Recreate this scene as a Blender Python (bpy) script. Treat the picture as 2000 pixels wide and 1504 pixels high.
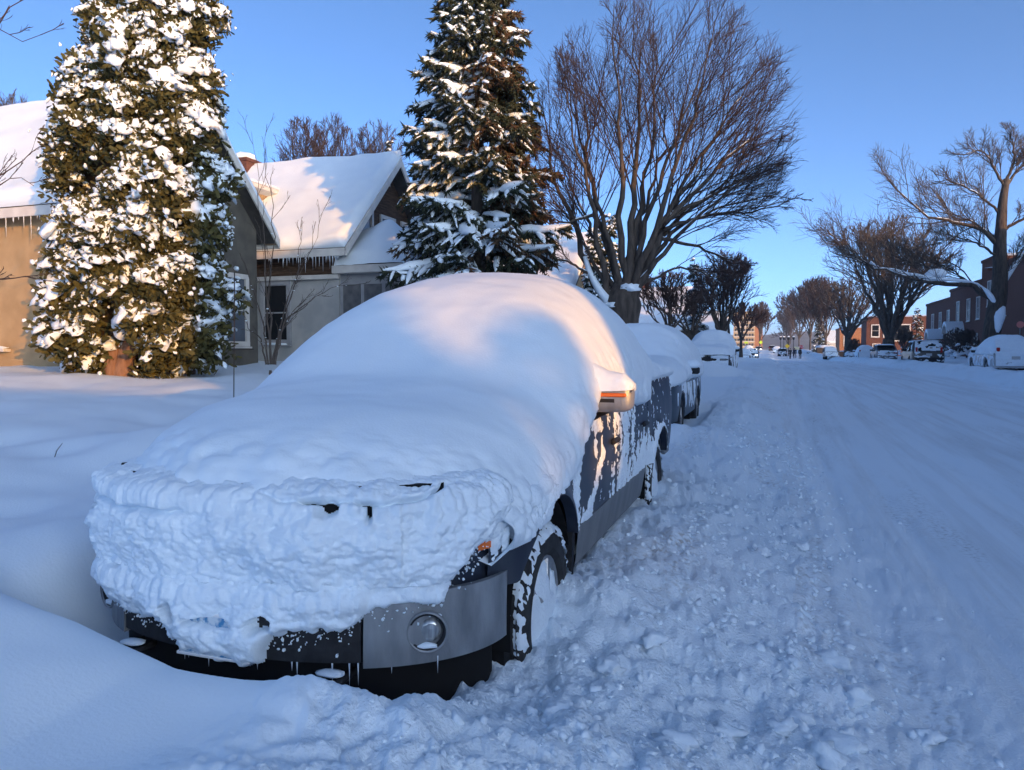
import bpy, bmesh, math, random
import numpy as np
from mathutils import Vector, Matrix

# ---------------------------------------------------------------- camera, sky, sun, exposure
scene = bpy.context.scene
for o in list(bpy.data.objects):
    bpy.data.objects.remove(o)
R = math.radians
F, CX, CY = 1480.0, 1000.0, 752.0
YAW, PITCH = R(19.0), math.atan(66 / 1480)
CAM = np.array([0.0, 0.0, 1.6])
cam_d = bpy.data.cameras.new('camera'); cam = bpy.data.objects.new('camera', cam_d)
scene.collection.objects.link(cam)
cam.location = CAM
cam.rotation_euler = (R(90) - PITCH, 0, YAW)
cam_d.sensor_width = 36; cam_d.lens = F / 2000 * 36
cam_d.clip_start = 0.05; cam_d.clip_end = 6000
scene.camera = cam

SUN_EL = R(8.0)
LDIR = np.array([0.81, -0.586]); LDIR /= np.linalg.norm(LDIR)      # horizontal direction towards the sun
world = bpy.data.worlds.new('World'); scene.world = world; world.use_nodes = True
wn = world.node_tree.nodes; wl = world.node_tree.links
sky = wn.new('ShaderNodeTexSky'); sky.sky_type = 'NISHITA'; sky.sun_disc = False
sky.sun_elevation = SUN_EL; sky.sun_rotation = math.atan2(LDIR[0], LDIR[1])
sky.altitude = 200; sky.air_density = 0.26; sky.dust_density = 1.2; sky.ozone_density = 2.6
wb = wn.new('ShaderNodeMix'); wb.data_type = 'RGBA'; wb.blend_type = 'MULTIPLY'; wb.inputs['Factor'].default_value = 1.0
wl.new(sky.outputs[0], wb.inputs[6]); wb.inputs[7].default_value = (1.02, 1.04, 0.93, 1)      # the camera's white balance
wl.new(wb.outputs[2], wn['Background'].inputs[0])
wn['Background'].inputs[1].default_value = 0.15
sd = bpy.data.lights.new('sun', 'SUN'); sun = bpy.data.objects.new('sun', sd); scene.collection.objects.link(sun)
sd.energy = 1.35; sd.angle = R(0.5); sd.color = (1.0, 0.45, 0.06)
tos = Vector((LDIR[0] * math.cos(SUN_EL), LDIR[1] * math.cos(SUN_EL), math.sin(SUN_EL)))
sun.rotation_euler = tos.to_track_quat('Z', 'Y').to_euler()
sun.location = (20, -20, 20)
vs = scene.view_settings
vs.view_transform = 'Standard'; vs.look = 'None'; vs.exposure = 1.93; vs.gamma = 1.0; vs.use_curve_mapping = False
scene.render.engine = 'CYCLES'
scene.cycles.use_denoising = True
scene.cycles.max_bounces = 6; scene.cycles.diffuse_bounces = 4; scene.cycles.transparent_max_bounces = 6

# ---------------------------------------------------------------- helpers
rng = np.random.default_rng(7)
fw = np.array([-math.sin(YAW), math.cos(YAW), 0.0]); rt = np.array([math.cos(YAW), math.sin(YAW), 0.0]); up = np.array([0, 0, 1.0])
FWD = math.cos(PITCH) * fw - math.sin(PITCH) * up
UPV = math.sin(PITCH) * fw + math.cos(PITCH) * up

def at(px, py, d):
    return CAM + d * (FWD + (px - CX) / F * rt + (CY - py) / F * UPV)

_perm = np.random.default_rng(3).permutation(256)
_perm = np.concatenate([_perm] * 3)
_grad = np.random.default_rng(4).normal(size=(256, 3)); _grad /= np.linalg.norm(_grad, axis=1)[:, None]

def perlin(P):
    P = np.asarray(P, float)
    I = np.floor(P).astype(int); f = P - I; I &= 255
    u = f * f * f * (f * (f * 6 - 15) + 10)
    out = 0
    for dx in (0, 1):
        for dy in (0, 1):
            for dz in (0, 1):
                h = _perm[_perm[_perm[(I[..., 0] + dx) & 255] + ((I[..., 1] + dy) & 255)] + ((I[..., 2] + dz) & 255)]
                g = _grad[h]
                d = g[..., 0] * (f[..., 0] - dx) + g[..., 1] * (f[..., 1] - dy) + g[..., 2] * (f[..., 2] - dz)
                w = (u[..., 0] if dx else 1 - u[..., 0]) * (u[..., 1] if dy else 1 - u[..., 1]) * (u[..., 2] if dz else 1 - u[..., 2])
                out = out + w * d
    return out * 1.5

def fbm(P, octv=4, gain=0.5):
    P = np.asarray(P, float); a = 1.0; s = 0; k = 1.0
    for _ in range(octv):
        s = s + a * perlin(P * k + 17.3 * k); a *= gain; k *= 2.03
    return s

_jit = np.random.default_rng(5).random((256, 3))

def worley(P):
    """distance to the nearest jittered grid point"""
    P = np.asarray(P, float)
    I = np.floor(P).astype(int); f = P - I
    best = np.full(P.shape[:-1], 9.0)
    for dx in (-1, 0, 1):
        for dy in (-1, 0, 1):
            for dz in (-1, 0, 1):
                h = _perm[_perm[_perm[(I[..., 0] + dx) & 255] + ((I[..., 1] + dy) & 255)] + ((I[..., 2] + dz) & 255)]
                j = _jit[h]
                q = (j[..., 0] + dx - f[..., 0]) ** 2 + (j[..., 1] + dy - f[..., 1]) ** 2 + (j[..., 2] + dz - f[..., 2]) ** 2
                best = np.minimum(best, q)
    return np.sqrt(best)

def lumps(P):
    return np.clip(1 - worley(P) ** 2 * 1.4, -0.3, 1)

def p2(x, y, z=0.0):
    x, y = np.broadcast_arrays(np.asarray(x, float), np.asarray(y, float))
    return np.stack([x, y, np.full(x.shape, float(z))], -1)

def sstep(a, b, t):
    t = np.clip((np.asarray(t, float) - a) / (b - a), 0, 1)
    return t * t * (3 - 2 * t)

def mk(name, V, Fc, mat=None, parent=None, smooth=True):
    """one mesh object from vertices and faces (an array of equal faces, or a list of mixed ones)"""
    me = bpy.data.meshes.new(name)
    V = np.asarray(V, np.float32).reshape(-1, 3)
    if isinstance(Fc, np.ndarray):
        n, k = Fc.shape
        me.vertices.add(len(V)); me.vertices.foreach_set('co', V.ravel())
        me.loops.add(n * k); me.loops.foreach_set('vertex_index', Fc.astype(np.int32).ravel())
        me.polygons.add(n); me.polygons.foreach_set('loop_start', np.arange(0, n * k, k, dtype=np.int32))
        me.update(calc_edges=True)
    else:
        me.from_pydata(V.tolist(), [], [list(map(int, f)) for f in Fc]); me.update()
    if smooth:
        me.polygons.foreach_set('use_smooth', np.ones(len(me.polygons), bool))
    if mat is not None:
        me.materials.append(mat)
    o = bpy.data.objects.new(name, me); scene.collection.objects.link(o)
    if parent is not None:
        o.parent = parent
    return o

class MB:
    """collects primitive shapes into one mesh"""
    def __init__(s): s.V = []; s.F = []; s.n = 0
    def add(s, V, Fc):
        V = np.asarray(V, float).reshape(-1, 3)
        s.V.append(V)
        s.F += [[int(i) + s.n for i in f] for f in Fc]
        s.n += len(V); return s
    def box(s, c, d, bev=0.0):
        c = np.asarray(c, float); d = np.asarray(d, float) / 2
        if bev <= 0:
            V = [c + d * np.array([i, j, k]) for i in (-1, 1) for j in (-1, 1) for k in (-1, 1)]
            return s.add(V, [(0, 1, 3, 2), (4, 6, 7, 5), (0, 4, 5, 1), (2, 3, 7, 6), (0, 2, 6, 4), (1, 5, 7, 3)])
        b = min(bev, d.min() * 0.9)
        V = []; idx = {}
        for i in (-1, 1):
            for j in (-1, 1):
                for k in (-1, 1):
                    sg = np.array([i, j, k])
                    for a in range(3):
                        e = d - b; e = e.copy(); e[a] = d[a]
                        idx[(i, j, k, a)] = len(V); V.append(c + sg * e)
        Fc = []
        for a in range(3):
            b1, b2 = (a + 1) % 3, (a + 2) % 3
            for sa in (-1, 1):
                q = []
                for (u, v) in ((-1, -1), (1, -1), (1, 1), (-1, 1)):
                    t = [0, 0, 0]; t[a] = sa; t[b1] = u; t[b2] = v; q.append(idx[(t[0], t[1], t[2], a)])
                Fc.append(q if sa > 0 else q[::-1])
            for u in (-1, 1):
                for v in (-1, 1):
                    t0 = [0, 0, 0]; t1 = [0, 0, 0]; t0[a] = -1; t1[a] = 1
                    for t in (t0, t1): t[b1] = u; t[b2] = v
                    q = [idx[(*t0, b1)], idx[(*t1, b1)], idx[(*t1, b2)], idx[(*t0, b2)]]
                    Fc.append(q if u * v > 0 else q[::-1])
        for i in (-1, 1):
            for j in (-1, 1):
                for k in (-1, 1):
                    q = [idx[(i, j, k, 0)], idx[(i, j, k, 1)], idx[(i, j, k, 2)]]
                    Fc.append(q if i * j * k > 0 else q[::-1])
        return s.add(V, Fc)
    def prism(s, poly, axis, a0, a1):
        """extrude a 2-D outline along an axis: the outline gives the other two coordinates in order"""
        n = len(poly); V = []
        for a in (a0, a1):
            for (u, v) in poly:
                p = [u, v]; p.insert(axis, a); V.append(p)
        Fc = [list(range(n))[::-1], list(range(n, 2 * n))]
        Fc += [[i, (i + 1) % n, n + (i + 1) % n, n + i] for i in range(n)]
        return s.add(V, Fc)
    def tube(s, pts, rad, k=6, cap=True):
        V, Fc = tube(pts, rad, k, cap); return s.add(V, Fc)
    def grid(s, P):
        n, m = P.shape[:2]
        return s.add(P.reshape(-1, 3), gridf(n, m).tolist())
    def build(s, name, mat, parent=None, smooth=False, auto=None):
        o = mk(name, np.concatenate(s.V), s.F, mat, parent, smooth)
        if auto: autosm(o, auto)
        return o

def autosm(o, ang=35):
    me = o.data
    me.polygons.foreach_set('use_smooth', np.ones(len(me.polygons), bool))
    try:
        me.set_sharp_from_angle(angle=R(ang))
    except Exception:
        pass

def gridf(n, m, cu=False, cv=False):
    i = np.arange(n if cu else n - 1)[:, None]; j = np.arange(m if cv else m - 1)[None, :]
    i2 = (i + 1) % n; j2 = (j + 1) % m
    a = i * m + j; b = i * m + j2; c = i2 * m + j2; d = i2 * m + j
    return np.stack([a + 0 * b, b + 0 * a, c, d], -1).reshape(-1, 4)

def gnormals(P):
    du = np.gradient(P, axis=0); dv = np.gradient(P, axis=1)
    n = np.cross(du, dv); l = np.linalg.norm(n, axis=-1, keepdims=True)
    return n / np.maximum(l, 1e-9)

def tube(pts, rad, k=6, cap=True):
    P = np.asarray(pts, float); n = len(P); rad = np.broadcast_to(np.asarray(rad, float), (n,))
    T = np.gradient(P, axis=0); T /= np.maximum(np.linalg.norm(T, axis=1)[:, None], 1e-9)
    ref = np.array([0, 0, 1.0]) if abs(T[:, 2]).mean() < 0.85 else np.array([1.0, 0, 0])
    A = np.cross(T, ref); A /= np.maximum(np.linalg.norm(A, axis=1)[:, None], 1e-9); B = np.cross(T, A)
    an = np.arange(k) * 2 * math.pi / k
    V = P[:, None] + rad[:, None, None] * (np.cos(an)[None, :, None] * A[:, None] + np.sin(an)[None, :, None] * B[:, None])
    Fc = gridf(n, k, cv=True).tolist()
    if cap:
        Fc += [list(range(k))[::-1], [(n - 1) * k + i for i in range(k)]]
    return V.reshape(-1, 3), Fc

def lathe(profile, k=32, axis=0):
    """profile of (along, radius) turned about an axis through the origin"""
    pr = np.asarray(profile, float); an = np.arange(k) * 2 * math.pi / k
    a = np.broadcast_to(pr[:, 0][:, None], (len(pr), k)); c = pr[:, 1][:, None] * np.cos(an); s_ = pr[:, 1][:, None] * np.sin(an)
    if axis == 0: P = np.stack([a, c, s_], -1)
    elif axis == 1: P = np.stack([s_, a, c], -1)
    else: P = np.stack([c, s_, a], -1)
    return P.reshape(-1, 3), gridf(len(pr), k, cv=True).tolist()

def ico(sub=1):
    bm = bmesh.new(); bmesh.ops.create_icosphere(bm, subdivisions=sub, radius=1)
    V = np.array([v.co for v in bm.verts]); Fc = np.array([[v.index for v in f.verts] for f in bm.faces]); bm.free()
    return V, Fc

def scatter(V, Fc, M, T):
    """many copies of one small shape as arrays: M (n,3,3) linear maps, T (n,3) places"""
    W = np.einsum('nij,vj->nvi', M, V) + T[:, None]
    Fo = (Fc[None] + (np.arange(len(T)) * len(V))[:, None, None]).reshape(-1, Fc.shape[1])
    return W.reshape(-1, 3), Fo

def join(parts):
    Vs, Fs, n = [], [], 0
    for V, Fc in parts:
        Vs.append(V); Fs.append(Fc + n); n += len(V)
    return np.concatenate(Vs), np.concatenate(Fs)

def rotm(n, tilt=0.5):
    """random rotations: any turn about z, a tilt of up to `tilt` radians"""
    a = rng.random(n) * 2 * math.pi; b = (rng.random(n) - .5) * 2 * tilt; c = (rng.random(n) - .5) * 2 * tilt
    z = np.zeros(n); o = np.ones(n)
    Rz = np.stack([np.cos(a), -np.sin(a), z, np.sin(a), np.cos(a), z, z, z, o], -1).reshape(n, 3, 3)
    Rx = np.stack([o, z, z, z, np.cos(b), -np.sin(b), z, np.sin(b), np.cos(b)], -1).reshape(n, 3, 3)
    Ry = np.stack([np.cos(c), z, np.sin(c), z, o, z, -np.sin(c), z, np.cos(c)], -1).reshape(n, 3, 3)
    return Rx @ Ry @ Rz

def tag(o, label=None, cat=None, group=None, kind=None):
    if label: o['label'] = label
    if cat: o['category'] = cat
    if group: o['group'] = group
    if kind: o['kind'] = kind
    return o

def thing(name, label, cat, loc=(0, 0, 0), rz=0.0, group=None):
    o = bpy.data.objects.new(name, None); scene.collection.objects.link(o)
    o.empty_display_size = 0.2
    o.location = tuple(map(float, loc)); o.rotation_euler = (0, 0, rz)
    return tag(o, label, cat, group)

def copy_tree(o, parent=None):
    c = o.copy(); scene.collection.objects.link(c); c.parent = parent
    for ch in o.children:
        copy_tree(ch, c)
    return c

# ---------------------------------------------------------------- materials
def pm(name, c1, c2=None, scale=4.0, rough=0.7, bump=0.0, bscale=30.0, metal=0.0, spec=0.4, stretch=(1, 1, 1), coat=0.0, lo=0.35, hi=0.65, emit=None, detail=5.0):
    m = bpy.data.materials.new(name); m.use_nodes = True
    nt = m.node_tree; b = nt.nodes['Principled BSDF']
    b.inputs['Base Color'].default_value = (*c1, 1); b.inputs['Roughness'].default_value = rough
    b.inputs['Metallic'].default_value = metal; b.inputs['Specular IOR Level'].default_value = spec
    if coat: b.inputs['Coat Weight'].default_value = coat; b.inputs['Coat Roughness'].default_value = 0.15
    if emit: b.inputs['Emission Color'].default_value = (*emit[0], 1); b.inputs['Emission Strength'].default_value = emit[1]
    if c2 is not None or bump:
        tc = nt.nodes.new('ShaderNodeTexCoord'); mp = nt.nodes.new('ShaderNodeMapping'); mp.inputs['Scale'].default_value = stretch
        nt.links.new(tc.outputs['Object'], mp.inputs[0])
    if c2 is not None:
        nz = nt.nodes.new('ShaderNodeTexNoise'); nz.inputs['Scale'].default_value = scale; nz.inputs['Detail'].default_value = detail
        nt.links.new(mp.outputs[0], nz.inputs['Vector'])
        rp = nt.nodes.new('ShaderNodeValToRGB'); rp.color_ramp.elements[0].position = lo; rp.color_ramp.elements[1].position = hi
        rp.color_ramp.elements[0].color = (*c1, 1); rp.color_ramp.elements[1].color = (*c2, 1)
        nt.links.new(nz.outputs['Fac'], rp.inputs[0]); nt.links.new(rp.outputs[0], b.inputs['Base Color'])
    if bump:
        n2 = nt.nodes.new('ShaderNodeTexNoise'); n2.inputs['Scale'].default_value = bscale; n2.inputs['Detail'].default_value = 6
        nt.links.new(mp.outputs[0], n2.inputs['Vector'])
        bp = nt.nodes.new('ShaderNodeBump'); bp.inputs['Strength'].default_value = bump; bp.inputs['Distance'].default_value = 0.6 / bscale
        nt.links.new(n2.outputs['Fac'], bp.inputs['Height']); nt.links.new(bp.outputs[0], b.inputs['Normal'])
    return m

SNOW = (0.82, 0.91, 0.975)
M = {}
M['snow'] = pm('snow', SNOW, (0.79, 0.885, 0.955), 3.0, 0.6, 0.25, 90, spec=0.25)
M['snow_rough'] = pm('snow_rough', SNOW, (0.77, 0.86, 0.93), 9.0, 0.7, 0.5, 60, spec=0.2)
M['snow_far'] = pm('snow_far', SNOW, (0.80, 0.82, 0.86), 1.5, 0.7, spec=0.2)
M['navy'] = pm('navy_paint', (0.011, 0.018, 0.038), (0.045, 0.052, 0.065), 6, 0.5, 0.0, coat=0.2, stretch=(1, 1, .18), lo=.42, hi=.8)
M['grey_trim'] = pm('grey_paint', (0.14, 0.15, 0.16), (0.20, 0.205, 0.21), 8, 0.5, 0.15, 60, stretch=(1, 1, .25))
M['silver'] = pm('silver_bumper', (0.17, 0.185, 0.20), (0.34, 0.36, 0.38), 9, 0.42, 0.35, 30, metal=0.35, stretch=(1, 1, .35), lo=.3, hi=.7)
M['black'] = pm('black_plastic', (0.012, 0.012, 0.014), (0.022, 0.022, 0.025), 20, 0.7, 0.2, 80)
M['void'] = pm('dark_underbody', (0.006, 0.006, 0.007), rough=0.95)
M['rubber'] = pm('tyre_rubber', (0.016, 0.016, 0.018), (0.04, 0.04, 0.042), 12, 0.85, 0.3, 90)
M['rim'] = pm('wheel_metal', (0.25, 0.26, 0.28), (0.38, 0.39, 0.4), 14, 0.4, metal=0.8)
M['glass'] = pm('window_glass', (0.015, 0.018, 0.022), rough=0.08, spec=0.6)
M['lens'] = pm('lamp_glass', (0.22, 0.24, 0.25), (0.5, 0.52, 0.53), 60, rough=0.08, metal=0.5, spec=.7, stretch=(1, .1, .1))
M['amber'] = pm('amber_lens', (0.75, 0.16, 0.02), rough=0.25, spec=0.5)
M['red_lens'] = pm('red_lens', (0.35, 0.012, 0.012), rough=0.25, spec=0.5)
M['lamp_on'] = pm('lit_lamp', (0.9, 0.9, 0.85), rough=0.3, emit=((1, .95, .82), 6))
M['ice'] = pm('ice', (0.62, 0.68, 0.74), rough=0.12, spec=0.5)
M['plate'] = pm('plate_print', (0.62, 0.68, 0.72), (0.06, 0.24, 0.45), 30, 0.4, lo=.45, hi=.6)
M['bark'] = pm('bark', (0.045, 0.036, 0.030), (0.10, 0.08, 0.065), 9, 0.9, 0.9, 22, stretch=(1, 1, .22))
M['twig'] = pm('twig_bark', (0.036, 0.023, 0.021), (0.062, 0.039, 0.033), 3, 0.85)
M['twig_grey'] = pm('twig_bark_grey', (0.06, 0.048, 0.042), (0.11, 0.088, 0.072), 3, 0.85)
M['cedar_bark'] = pm('cedar_bark', (0.16, 0.085, 0.055), (0.26, 0.15, 0.10), 14, 0.9, 0.8, 30, stretch=(1, 1, .12))
M['cedar'] = pm('cedar_leaf', (0.036, 0.040, 0.015), (0.105, 0.092, 0.030), 5, 0.75, spec=0.2)
M['cedar_core'] = pm('cedar_shade', (0.014, 0.016, 0.008), (0.045, 0.026, 0.012), 6, 0.9)
M['spruce'] = pm('spruce_needle', (0.022, 0.034, 0.024), (0.055, 0.062, 0.034), 3, 0.75, spec=0.2)
M['spruce_brown'] = pm('spruce_cone_brown', (0.10, 0.048, 0.022), (0.06, 0.045, 0.022), 3, 0.8)
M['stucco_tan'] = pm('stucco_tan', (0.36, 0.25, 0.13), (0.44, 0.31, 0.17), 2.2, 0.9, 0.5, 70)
M['stucco_white'] = pm('stucco_white', (0.36, 0.37, 0.37), (0.48, 0.48, 0.46), 1.6, 0.9, 0.4, 50)
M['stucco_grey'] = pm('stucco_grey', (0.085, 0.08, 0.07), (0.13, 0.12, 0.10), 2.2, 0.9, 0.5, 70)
M['shingle_brown'] = pm('shingle_brown', (0.055, 0.032, 0.020), (0.11, 0.066, 0.04), 7, 0.9, 0.6, 18, stretch=(.4, .4, 3))
M['trim'] = pm('white_trim', (0.55, 0.53, 0.50), (0.66, 0.64, 0.60), 3, 0.6)
M['soffit'] = pm('soffit_wood', (0.30, 0.20, 0.11), (0.40, 0.28, 0.16), 5, 0.8, 0.3, 20, stretch=(.2, 3, 3))
M['siding'] = pm('pale_siding', (0.30, 0.31, 0.33), (0.38, 0.39, 0.40), 3, 0.7)
M['brick'] = pm('brick_dark', (0.095, 0.040, 0.028), (0.15, 0.062, 0.043), 6, 0.9, 0.5, 14, stretch=(1, 1, 3))
M['brick_orange'] = pm('brick_orange', (0.30, 0.13, 0.06), (0.38, 0.18, 0.09), 4, 0.9, 0.4, 12, stretch=(1, 1, 3))
M['brick_tan'] = pm('brick_tan', (0.42, 0.30, 0.16), (0.50, 0.37, 0.22), 2, 0.9)
M['roof_dark'] = pm('roof_felt', (0.045, 0.042, 0.04), (0.075, 0.07, 0.065), 4, 0.9)
M['iron'] = pm('black_iron', (0.012, 0.012, 0.013), rough=0.5)
M['pane_sky'] = pm('pane_reflecting', (0.10, 0.12, 0.15), rough=0.06, spec=0.8)
M['sign_yellow'] = pm('sign_yellow', (0.80, 0.50, 0.02), rough=0.5)
M['sign_lime'] = pm('sign_lime', (0.50, 0.75, 0.05), rough=0.5)
M['sign_red'] = pm('sign_red', (0.45, 0.015, 0.02), rough=0.5)
M['sign_pink'] = pm('sign_pink', (0.80, 0.26, 0.22), rough=0.5)
M['sign_cream'] = pm('sign_cream', (0.62, 0.55, 0.34), rough=0.6)
M['sign_white'] = pm('sign_white', (0.8, 0.8, 0.8), rough=0.5)
M['skin'] = pm('skin', (0.42, 0.26, 0.19), rough=0.6)
M['coat_dark'] = pm('dark_cloth', (0.014, 0.014, 0.018), (0.03, 0.03, 0.034), 9, 0.9)
M['coat_blue'] = pm('blue_cloth', (0.018, 0.024, 0.045), (0.03, 0.036, 0.06), 9, 0.9)
M['hair'] = pm('hair_dark', (0.02, 0.014, 0.01), rough=0.8)
M['car_dark'] = pm('car_paint_dark', (0.018, 0.019, 0.022), (0.045, 0.046, 0.05), 4, 0.35, coat=0.5)
M['car_brown'] = pm('car_paint_brown', (0.05, 0.045, 0.04), (0.085, 0.078, 0.07), 4, 0.35, coat=0.5)
M['car_grey'] = pm('car_paint_grey', (0.10, 0.105, 0.115), (0.17, 0.175, 0.18), 4, 0.4, coat=0.4)
M['car_teal'] = pm('car_paint_blue', (0.03, 0.045, 0.065), (0.06, 0.075, 0.09), 4, 0.4, coat=0.4)
M['car_white'] = pm('car_paint_pale', (0.42, 0.44, 0.46), (0.5, 0.52, 0.54), 4, 0.4, coat=0.4)
M['icy_glass'] = pm('icy_glass', (0.10, 0.12, 0.14), (0.38, 0.41, 0.44), 8, 0.4)
M['wood_fence'] = pm('dark_fence', (0.035, 0.028, 0.022), (0.06, 0.05, 0.04), 6, 0.9)
M['hill'] = pm('far_wooded_hill', (0.075, 0.075, 0.075), (0.15, 0.15, 0.15), 0.02, 1.0)

def ground_mat(name, dirt, grit, base=SNOW, dark=(0.30, 0.27, 0.23), streak=0.35, track=0.0):
    """snow with sand and slush dirt in patches; grit = strength of the fine relief"""
    m = bpy.data.materials.new(name); m.use_nodes = True
    nt = m.node_tree; N = nt.nodes; L = nt.links; b = N['Principled BSDF']
    b.inputs['Roughness'].default_value = 0.65; b.inputs['Specular IOR Level'].default_value = 0.25
    tc = N.new('ShaderNodeTexCoord')
    mp = N.new('ShaderNodeMapping'); mp.inputs['Scale'].default_value = (1, streak, 1); L.new(tc.outputs['Object'], mp.inputs[0])
    n1 = N.new('ShaderNodeTexNoise'); n1.inputs['Scale'].default_value = 1.6; n1.inputs['Detail'].default_value = 8; n1.inputs['Roughness'].default_value = 0.62
    L.new(mp.outputs[0], n1.inputs['Vector'])
    r1 = N.new('ShaderNodeValToRGB'); r1.color_ramp.elements[0].position = 0.50; r1.color_ramp.elements[1].position = 0.72
    L.new(n1.outputs['Fac'], r1.inputs[0])
    n2 = N.new('ShaderNodeTexNoise'); n2.inputs['Scale'].default_value = 26; n2.inputs['Detail'].default_value = 5
    L.new(tc.outputs['Object'], n2.inputs['Vector'])
    r2 = N.new('ShaderNodeValToRGB'); r2.color_ramp.elements[0].position = 0.47; r2.color_ramp.elements[1].position = 0.68
    L.new(n2.outputs['Fac'], r2.inputs[0])
    mu = N.new('ShaderNodeMath'); mu.operation = 'MULTIPLY'; L.new(r1.outputs[0], mu.inputs[0]); L.new(r2.outputs[0], mu.inputs[1])
    m2 = N.new('ShaderNodeMath'); m2.operation = 'MULTIPLY'; L.new(mu.outputs[0], m2.inputs[0]); m2.inputs[1].default_value = dirt
    mx = N.new('ShaderNodeMix'); mx.data_type = 'RGBA'
    L.new(m2.outputs[0], mx.inputs['Factor'])
    mx.inputs[6].default_value = (*base, 1); mx.inputs[7].default_value = (*dark, 1)
    L.new(mx.outputs[2], b.inputs['Base Color'])
    if track:                                        # long wheel streaks: packed, greyer snow
        mt = N.new('ShaderNodeMapping'); mt.inputs['Scale'].default_value = (1, .035, 1); mt.inputs['Rotation'].default_value = (0, 0, .012); L.new(tc.outputs['Object'], mt.inputs[0])
        nt_ = N.new('ShaderNodeTexNoise'); nt_.inputs['Scale'].default_value = 3.2; nt_.inputs['Detail'].default_value = 7; nt_.inputs['Roughness'].default_value = .68; L.new(mt.outputs[0], nt_.inputs['Vector'])
        rt2 = N.new('ShaderNodeValToRGB'); rt2.color_ramp.elements[0].position = .46; rt2.color_ramp.elements[1].position = .68; L.new(nt_.outputs['Fac'], rt2.inputs[0])
        mm = N.new('ShaderNodeMath'); mm.operation = 'MULTIPLY'; mm.inputs[1].default_value = track; L.new(rt2.outputs[0], mm.inputs[0])
        mx2 = N.new('ShaderNodeMix'); mx2.data_type = 'RGBA'; L.new(mm.outputs[0], mx2.inputs['Factor']); L.new(mx.outputs[2], mx2.inputs[6]); mx2.inputs[7].default_value = (.50, .51, .52, 1)
        L.new(mx2.outputs[2], b.inputs['Base Color'])
    n3 = N.new('ShaderNodeTexNoise'); n3.inputs['Scale'].default_value = 70; n3.inputs['Detail'].default_value = 6
    L.new(tc.outputs['Object'], n3.inputs['Vector'])
    bp = N.new('ShaderNodeBump'); bp.inputs['Strength'].default_value = grit; bp.inputs['Distance'].default_value = 0.012
    L.new(n3.outputs['Fac'], bp.inputs['Height']); L.new(bp.outputs[0], b.inputs['Normal'])
    return m
M['ground'] = ground_mat('yard_snow', 0.0, 0.30)
M['bank'] = ground_mat('ploughed_snow', 0.7, 0.9)
M['road'] = ground_mat('packed_road_snow', 0.85, 0.6, (0.85, 0.925, 0.98), (0.28, 0.29, 0.29), 0.12, .42)
# ---------------------------------------------------------------- terrain
_yk = np.array([-200, 0, 5, 14, 30, 48, 80, 126, 180, 225, 265, 330, 600, 4000.])
_zk = np.array([-1, 0, 0, .08, .30, .45, .42, .18, .9, 1.5, 1.75, .6, -9, -12.])
_yd = np.linspace(-200, 700, 3601); _zd = np.interp(_yd, _yk, _zk)
_k = np.hanning(61); _k /= _k.sum(); _zd = np.convolve(np.pad(_zd, 30, mode='edge'), _k, 'valid')
def zr(y): return np.interp(y, _yd, _zd)

_xk = np.array([-4000, -60, -20, -14, -10, -6, -4.2, -3.3, -2.6, -1.2, -.9, -.6, -.25, .05, .35, .8, 2.2, 4, 6.2, 7.2, 7.65, 8.1, 8.6, 10.4, 11.5, 15, 60, 4000.])
_bk = np.array([6, 1.5, 1.2, 1.1, .93, .70, .56, .48, .32, .30, .31, .31, .23, .12, .035, .0, .03, .05, .03, .03, .34, .58, .45, .38, .58, .65, 1.0, 6])
_xf = np.array([-60, -14, -10, -6, -4, -3, -2.5, -2.0, -1.6, -1.2, -.8, -.3, .05, .35, .8, 60.])
_bf = np.array([1.5, 1.1, .93, .78, .78, .78, .69, .515, .475, .455, .39, .27, .13, .035, 0, 0])

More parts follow.
